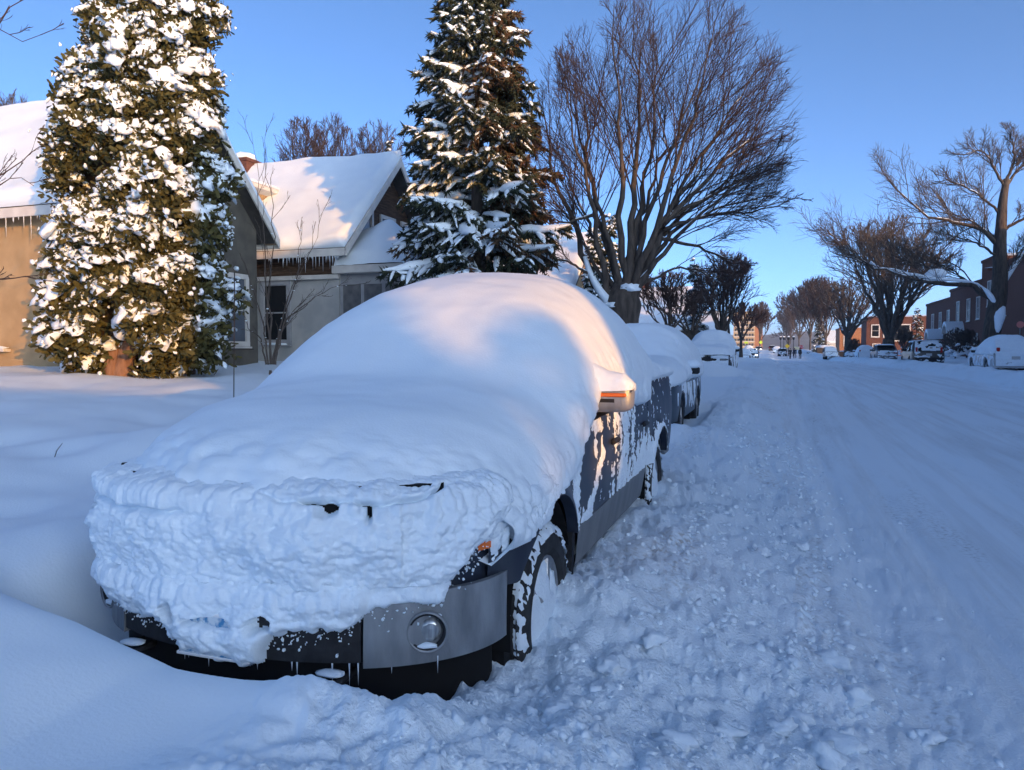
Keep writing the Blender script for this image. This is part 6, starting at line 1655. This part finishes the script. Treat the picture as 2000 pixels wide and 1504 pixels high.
# ---- the tall snowy cedar on the left
SHAGGY = [lump_shape(20 + i, 3, .7) for i in range(6)]
SHAG2 = [lump_shape(30 + i, 2, .7) for i in range(6)]
def cedar():
    rs = np.random.default_rng(91)
    d = 16.0; b = at(262, 738, d); b[2] = gz(b[0], b[1]) - .05
    T = thing('cedar_tree', 'tall bushy cedar thick with lumps of snow before the tan stucco house', 'tree', b)
    pys = [760, 700, 640, 600, 560, 500, 450, 400, 300, 200, 100, 40, -40, -120, -200]
    lf = [272, 160, 132, 120, 120, 130, 134, 136, 142, 162, 214, 230, 255, 282, 312]
    rt_ = [300, 410, 432, 438, 438, 436, 436, 434, 430, 428, 430, 424, 410, 390, 350]
    zs = np.array([at(0, py, d)[2] for py in pys]) - b[2]; X0 = (np.array(lf) - 262) / F * d; X1 = (np.array(rt_) - 262) / F * d
    zmax = zs[-1]
    def ext(z): return np.interp(z, zs, X0), np.interp(z, zs, X1)
    # trunks
    tp = [([(.18, -.9, -.1), (.20, -.7, .5), (.36, -.35, 1.2), (.5, 0, 2.4), (.5, 0, 6)], [.20, .17, .15, .14, .08]), ([(.02, -.95, -.1), (-.02, -.8, .5), (-.1, -.4, 1.2), (-.2, 0, 2.4), (-.2, 0, 6.5)], [.15, .13, .12, .11, .06]), ([(-.5, .9, -.1), (-.8, .3, 2), (-.8, 0, 8)], [.12, .1, .04]), ([(.8, .9, -.1), (1.1, .3, 3), (1.2, 0, 9)], [.12, .1, .04]), ([(.4, .8, -.1), (.4, .2, 4), (.45, 0, 10)], [.13, .1, .04])]
    for pts, rad in tp:
        P = [rt * p[0] + fw * p[1] + up * p[2] for p in pts]
        V, Fc = tube(resample(P, 20), np.interp(np.linspace(0, 1, 20), np.linspace(0, 1, len(rad)), rad), 12); mk('trunk', V, Fc, M['cedar_bark'], T)
    # boughs bulge out of the crown; each carries clumps of sprays with snow on its upper side
    nl = 270
    z = .20 + (zmax - .35) * rs.random(nl) ** 1.05
    ph = rs.random(nl) * 2 * math.pi; ph = np.where(rs.random(nl) < .60, -math.pi * rs.random(nl), ph)
    x0, x1 = ext(z); xc = (x0 + x1) / 2; hx = (x1 - x0) / 2; hy = np.minimum(hx, 2.0) * .95
    rho = rs.uniform(.66, .95, nl)
    keep = ~((z < 1.3) & (np.abs(hx * np.cos(ph) * rho + xc - .12) < .42) & (np.sin(ph) < 0))
    x = xc + hx * rho * np.cos(ph); y = hy * rho * np.sin(ph)
    Lc = (rt * x[:, None] + fw * y[:, None] + up * z[:, None])[keep]; Lo = (rt * np.cos(ph)[:, None] + fw * np.sin(ph)[:, None])[keep]
    nl = len(Lc); rl = rs.uniform(.24, .52, nl) * np.interp(Lc[:, 2], [0, 3, 10], [1.1, 1.0, .8])
    per = 19
    u = rs.normal(size=(nl, per, 3)); u /= np.linalg.norm(u, axis=-1, keepdims=True); u = u + Lo[:, None] * .45 + up * .15; u /= np.linalg.norm(u, axis=-1, keepdims=True)
    C = (Lc[:, None] + u * (rl[:, None] * rs.uniform(.55, 1.05, (nl, per)))[..., None] * np.array([1, 1, .9])).reshape(-1, 3); U = u.reshape(-1, 3)
    size = np.repeat(rl, per) * rs.uniform(.30, .48, nl * per)
    # a few plain clumps deeper in
    m0 = 800; zf = .6 + (zmax - 1.2) * rs.random(m0); a0, a1 = ext(zf); pf = rs.random(m0) * 6.28; rf_ = rs.uniform(.4, .8, m0)
    Ci = rt * ((a0 + a1) / 2 + (a1 - a0) / 2 * rf_ * np.cos(pf))[:, None] + fw * (np.minimum((a1 - a0) / 2, 2) * rf_ * np.sin(pf))[:, None] + up * zf[:, None]
    Ci = Ci[~((zf < 1.3) & (np.abs(Ci.dot(rt)) < .6))]
    Vp = []
    nt = 30
    for k in range(6):
        v_ = rs.normal(size=(nt, 3)); v_ /= np.linalg.norm(v_, axis=1, keepdims=True); c = v_ * rs.uniform(.3, 1.0, nt)[:, None]
        d1 = v_ + rs.normal(size=(nt, 3)) * .5 + [0, 0, .25]; d1 /= np.linalg.norm(d1, axis=1, keepdims=True); s1 = np.cross(d1, rs.normal(size=(nt, 3))); s1 /= np.linalg.norm(s1, axis=1, keepdims=True)
        l = rs.uniform(.35, .8, nt)[:, None]
        tri = np.stack([c - s1 * l * .16, c + s1 * l * .16, c + d1 * l * .8 + s1 * l * .20, c + d1 * l, c + d1 * l * .75 - s1 * l * .24], 1)
        Vp.append((tri.reshape(-1, 3), np.arange(nt * 5).reshape(nt, 5)))
    parts = []
    CC = np.concatenate([C, Ci]); SS = np.concatenate([size * 1.15, rs.uniform(.12, .2, len(Ci))])
    for k in range(6):
        sel = np.arange(len(CC)) % 6 == k
        parts.append(scatter(Vp[k][0], Vp[k][1], rotm(sel.sum(), .4) * SS[sel][:, None, None], CC[sel]))
    V, Fc = join(parts); mk('crown', V, Fc, M['cedar'], T, smooth=False)
    sn = []
    def drop(tpl, cc, nr, s_, fl):
        m = len(cc)
        if not m: return
        nr = nr / np.linalg.norm(nr, axis=1, keepdims=True); ex, ey, ez = basis(nr, rs.random(m) * 6.28)
        Ms = np.stack([ey * (s_ * rs.uniform(.8, 1.35, m))[:, None], ez * (s_ * rs.uniform(.7, 1.1, m))[:, None], ex * (s_ * rs.uniform(*fl, m))[:, None]], -1)
        for k in range(6):
            q = np.arange(m) % 6 == k
            sn.append(scatter(*tpl[k], Ms[q], cc[q]))
    cov = fbm(C * .8 + 4, 3); n = len(C)
    pr = np.clip(.30 + .75 * U[:, 2] + .18 * (U * np.repeat(Lo, per, 0)).sum(1) + .55 * cov, .03, .95)
    sel = rs.random(n) < pr; m = sel.sum()
    nr = U[sel] * .6 + up * .6 + rs.normal(size=(m, 3)) * .2
    drop(SHAG2, C[sel] + nr * (size[sel] * .55)[:, None], nr, size[sel] * rs.uniform(.55, 1.0, m), (.4, .8))
    sel = rs.random(nl) < .42; m = sel.sum(); nr = Lo[sel] * .45 + up * .8 + rs.normal(size=(m, 3)) * .15
    drop(SHAGGY, Lc[sel] + nr * (rl[sel] * .85)[:, None], nr, rl[sel] * rs.uniform(.35, .75, m), (.45, .75))
    for rep in range(3):
        sel = rs.random(n) < .75 * np.clip(.6 + .5 * U[:, 2] + .6 * cov, .15, 1); m = sel.sum(); nr = U[sel] + up * .4 + rs.normal(size=(m, 3)) * .3
        drop(CLOD, C[sel] + nr * (size[sel] * .8)[:, None] + rs.normal(size=(m, 3)) * (size[sel] * .5)[:, None], nr, size[sel] * rs.uniform(.12, .36, m), (.5, .9))
    V, Fc = join(sn); mk('snow', V, Fc, M['snow_rough'], T)
    # dark core hull: shade between the boughs put into its colour
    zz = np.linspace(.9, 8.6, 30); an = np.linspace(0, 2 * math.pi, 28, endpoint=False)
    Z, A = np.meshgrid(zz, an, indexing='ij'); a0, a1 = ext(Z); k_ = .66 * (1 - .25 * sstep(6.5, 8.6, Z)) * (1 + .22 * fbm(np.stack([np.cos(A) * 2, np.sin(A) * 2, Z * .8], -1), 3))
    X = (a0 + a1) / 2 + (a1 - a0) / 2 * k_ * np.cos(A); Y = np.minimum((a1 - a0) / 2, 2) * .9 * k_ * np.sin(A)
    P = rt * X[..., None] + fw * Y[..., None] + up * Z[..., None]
    mk('shade_core', P.reshape(-1, 3), gridf(30, 28, cv=True), M['cedar_core'], T)
cedar()
# ---------------------------------------------------------------- small things
# garden hook standing in the yard
def hook():
    d = 12.0; b = at(456, 742, d); b[2] = gz(b[0], b[1]) - .02
    T = thing('garden_hook', 'thin black garden hook standing in the snow right of the cedar', 'garden hook', b)
    top = at(458, 530, d) - b; V, Fc = tube([(0, 0, 0), top * .5, top], .008, 6); mk('post', V, Fc, M['iron'], T)
    z = (at(456, 682, d) - b)[2]; V, Fc = tube([up * z, up * z + rt * .33], .007, 6); mk('crossbar', V, Fc, M['iron'], T)
hook()
b = at(104, 878, 6.6); b[2] = gz(b[0], b[1])
V, Fc = tube([(0, 0, -.03), (.03, .01, .06), (.085, .02, .125)], [.004, .0035, .002], 5)
mb = MB().add(V, Fc)
V, Fc = tube([(.05, .014, .08), (.065, .01, .085)], [.002, .001], 4); mb.add(V, Fc); V, Fc = tube([(.03, .01, .05), (.022, .0, .06)], [.002, .001], 4); mb.add(V, Fc)
o = mb.build('twig', M['twig_grey'], smooth=True); o.location = b; tag(o, 'single dark twig poking out of the smooth snow left of the pickup', 'twig')

# walkers in the road
def person(label, px, d, seed, coat, stride, turn):
    x, y, z = gpos(px, d); z = gz(x, y)
    rs = random.Random(seed)
    T = thing('person', label, 'person', (x, y, z), turn, 'people walking in the road')
    J = {'pel': (0, 0, .95), 'sp': (0, .01, 1.18), 'ch': (0, 0, 1.38), 'nk': (0, 0, 1.50), 'hd': (0, -.02, 1.62), 'ht': (0, -.02, 1.72),
         'hl': (.10, 0, .90), 'kl': (.11, -.06 + stride * .5, .50), 'al': (.11, stride, .08), 'tl': (.11, stride - .14, .04),
         'hr': (-.10, 0, .90), 'kr': (-.11, -.04 - stride * .5, .50), 'ar': (-.11, -stride + .04, .08), 'tr': (-.11, -stride - .10, .04),
         'sl': (.20, 0, 1.40), 'el': (.27, .03 - stride * .4, 1.13), 'wl': (.26, -.08 - stride * .5, .90), 'fl': (.25, -.11 - stride * .5, .80),
         'sr': (-.20, 0, 1.40), 'er': (-.27, .03 + stride * .4, 1.13), 'wr': (-.26, -.08 + stride * .5, .90), 'fr': (-.25, -.11 + stride * .5, .80)}
    E = [('pel', 'sp'), ('sp', 'ch'), ('ch', 'nk'), ('nk', 'hd'), ('hd', 'ht'), ('pel', 'hl'), ('hl', 'kl'), ('kl', 'al'), ('al', 'tl'), ('pel', 'hr'), ('hr', 'kr'), ('kr', 'ar'), ('ar', 'tr'), ('ch', 'sl'), ('sl', 'el'), ('el', 'wl'), ('wl', 'fl'), ('ch', 'sr'), ('sr', 'er'), ('er', 'wr'), ('wr', 'fr')]
    Rd = {'pel': .165, 'sp': .16, 'ch': .185, 'nk': .075, 'hd': .10, 'ht': .085, 'hl': .11, 'kl': .075, 'al': .06, 'tl': .05, 'hr': .11, 'kr': .075, 'ar': .06, 'tr': .05, 'sl': .095, 'el': .07, 'wl': .055, 'fl': .035, 'sr': .095, 'er': .07, 'wr': .055, 'fr': .035}
    ks = list(J); me = bpy.data.meshes.new('body'); me.from_pydata([J[k] for k in ks], [(ks.index(a), ks.index(b_)) for a, b_ in E], [])
    o = bpy.data.objects.new('body', me); scene.collection.objects.link(o)
    sk = o.modifiers.new('skin', 'SKIN'); sk.use_smooth_shade = True
    for i, k in enumerate(ks):
        me.skin_vertices[0].data[i].radius = (Rd[k], Rd[k] * (.8 if k in ('pel', 'sp', 'ch') else 1)); me.skin_vertices[0].data[i].use_root = (k == 'pel')
    o.modifiers.new('sub', 'SUBSURF').levels = 1
    dg = bpy.context.evaluated_depsgraph_get(); ev = o.evaluated_get(dg); m2 = bpy.data.meshes.new_from_object(ev)
    bpy.data.objects.remove(o)
    m2.materials.clear(); m2.materials.append(M[coat]); m2.materials.append(M['skin'])
    for p_ in m2.polygons:
        p_.use_smooth = True
        if 1.53 < p_.center.z < 1.70 and p_.center.y < -.03: p_.material_index = 1
        if p_.center.z < .86 and abs(p_.center.x) > .22 and p_.center.z > .7: p_.material_index = 1
    bo = bpy.data.objects.new('body', m2); scene.collection.objects.link(bo); bo.parent = T
    V, Fc = ico(2); V = V * [.115, .125, .10] + [0, -.01, 1.69]; V[:, 2] = np.maximum(V[:, 2], 1.655)
    mk('hat', V, Fc, M['hair'], T)
person('walker in dark clothes nearest the parked dark car, left of the three', 1543.5, 126, 1, 'coat_dark', .16, R(20))
person('shorter walker in dark clothes in the middle of the three', 1552, 129, 2, 'coat_blue', .10, R(-10))
person('walker in dark clothes beside the stop sign, right of the three', 1562.5, 125, 3, 'coat_dark', .05, R(160))

# signs and lamp posts at the far crossing
def sign(name, label, px, py, d, shape, r, mat, cat='sign', text=None, post_h=None):
    c = at(px, py, d); g_ = gz(c[0], c[1])
    T = thing(name, label, cat, (c[0], c[1], g_), YAW - R(19))
    h = c[2] - g_
    V, Fc = tube([(0, .03, -.1), (0, .03, h + r * .6)], .035, 6); mk('post', V, Fc, M['grey_trim'], T)
    k = {'oct': 8, 'dia': 4, 'round': 20, 'rect': 0}[shape]
    mb = MB()
    if k:
        off = math.pi / 8 if k == 8 else (0 if k == 4 else 0)
        mb.prism([(r * math.cos(off + i * 2 * math.pi / k), h + r * math.sin(off + i * 2 * math.pi / k)) for i in range(k)], 1, -.012, .0)
    else:
        mb.box((0, -.006, h), (r * 2, .012, r * 1.2))
    face = mb.build('panel', M[mat], T)
    if shape == 'oct':
        mb = MB(); k = 8
        for i in range(8):
            a0, a1 = math.pi / 8 + i * math.pi / 4, math.pi / 8 + (i + 1) * math.pi / 4
            mb.add([(r * q * math.cos(a), -.0145, h + r * q * math.sin(a)) for q, a in ((.93, a0), (.93, a1), (.86, a1), (.86, a0))], [(0, 1, 2, 3)])
        mb.build('border', M['sign_white'], face)
    if text:
        cu = bpy.data.curves.new('t', 'FONT'); cu.body = text; cu.size = r * .85; cu.align_x = 'CENTER'; cu.align_y = 'CENTER'
        to = bpy.data.objects.new('t', cu); scene.collection.objects.link(to)
        dg = bpy.context.evaluated_depsgraph_get(); m2 = bpy.data.meshes.new_from_object(to.evaluated_get(dg)); bpy.data.objects.remove(to)
        lo = bpy.data.objects.new('lettering', m2); scene.collection.objects.link(lo); m2.materials.append(M['sign_white']); lo.parent = face
        lo.rotation_euler = (R(90), 0, 0); lo.location = (0, -.016, h)
    return T
sign('stop_sign', 'red octagonal stop sign beside the three walkers', 1565, 678, 130, 'oct', .40, 'sign_red', text='STOP')
sign('warning_sign', 'orange-yellow diamond sign left of the three walkers', 1537.5, 676, 135, 'dia', .42, 'sign_yellow')
sign('warning_sign', 'yellow-green diamond sign below the apartment block', 1486, 668.5, 200, 'dia', .50, 'sign_lime')
sign('warning_sign', 'yellow-green sign at the left kerb beyond the snow-capped pickup', 1457.5, 669, 150, 'rect', .33, 'sign_lime')
sign('notice_board', 'cream rectangular sign above the middle walker', 1556, 680, 133, 'rect', .42, 'sign_cream')
sign('round_sign', 'small round pinkish sign before the tall brick house', 1993, 634, 44, 'round', .20, 'sign_pink')
def lamp(px, py, d, lab):
    c = at(px, py, d); g_ = gz(c[0], c[1]); h = c[2] - g_
    T = thing('lamp_post', lab, 'lamp post', (c[0], c[1], g_), 0, 'black lamp posts at the crossing')
    V, Fc = tube([(0, 0, -.1), (0, 0, .5), (0, 0, .52), (0, 0, h)], [.11, .09, .06, .05], 8); mk('post', V, Fc, M['iron'], T)
    V, Fc = lathe([(h, .07), (h + .10, .20), (h + .45, .24), (h + .6, .14)], 10, 2); mk('lantern', V, Fc, M['iron'], T)
    V, Fc = LUMP1[0]; mk('snow', V * [.26, .26, .16] + [0, 0, h + .62], Fc, M['snow'], T)
for px, lab in ((1524.5, 'leftmost of the four black lamp posts at the crossing'), (1531, 'second from left of the four black lamp posts'), (1540, 'third from left of the four black lamp posts'), (1550, 'rightmost of the four black lamp posts at the crossing')):
    lamp(px, 664, 148, lab)
# dark board fence behind the SUV and the snow-capped pickup
def fence():
    a = at(1328, 668, 41); b_ = at(1362, 668, 41)
    T = thing('board_fence', 'dark board fence between the SUV and the snow-capped pickup', 'fence', (a[0], a[1], .6))
    n = 12
    for i in range(n):
        t = i / (n - 1); p = a * (1 - t) + b_ * t - a
        MB().box((p[0], p[1], 1.15), (.09, .03, 1.9), .006).build('board', M['wood_fence'], T)
fence()
# shrubs under the brick row
G2 = 'snowy shrubs before the brick row'
for i, (px, py, d, w_, lab) in enumerate([(1866, 690, 58, 1.6, 'low snowy shrub right of the dark SUV'), (1888, 692, 58, 1.4, 'snowy shrub below the arched door hood'), (1668, 692, 90, 1.3, 'snowy shrub beside the forked street tree'), (1766, 668, 96, 2.0, 'snowy shrub heaped against the far brick wall')]):
    b = at(px, py, d); b[2] = gz(b[0], b[1])
    simple = simple_tree(lab, px, py, d, (px - w_ * F / d / 1.6, px + w_ * F / d / 1.6), py - 1.9 * F / d, 90 + i, 9, (7, 5, 3), .05, G2, .12, mats=('twig_grey', 'twig_grey'), snow=0, name='shrub')
    simple['category'] = 'shrub'
    rs = np.random.default_rng(i); m = 60; an = rs.random(m) * 6.28; rr = rs.random(m) ** .5 * w_ * .8
    C = np.stack([np.cos(an) * rr, np.sin(an) * rr, .3 + 1.1 * rs.random(m) * (1 - rr / w_)], -1)
    V, Fc = scatter(*LUMP1[1], rotm(m, .4) * (rs.uniform(.08, .26, m)[:, None, None] * np.array([1, 1, .6])[None, None]), C); mk('snow', V, Fc, M['snow_far'], simple)
# ---------------------------------------------------------------- cold thin haze that greys the far end of the street
def make_haze():
    o = MB().box((0, 900, 20), (3600, 4200, 80)).build('haze', None)
    m = bpy.data.materials.new('haze_air'); m.use_nodes = True; nt = m.node_tree
    nt.nodes.remove(nt.nodes['Principled BSDF'])
    v = nt.nodes.new('ShaderNodeVolumePrincipled'); v.inputs['Color'].default_value = (0.82, 0.88, 0.95, 1); v.inputs['Density'].default_value = 0.0004; v.inputs['Anisotropy'].default_value = 0.2
    nt.links.new(v.outputs[0], nt.nodes['Material Output'].inputs['Volume'])
    o.data.materials.append(m); tag(o, 'thin pale winter haze filling the street', 'haze', kind='stuff')
    scene.cycles.volume_bounces = 0
make_haze()
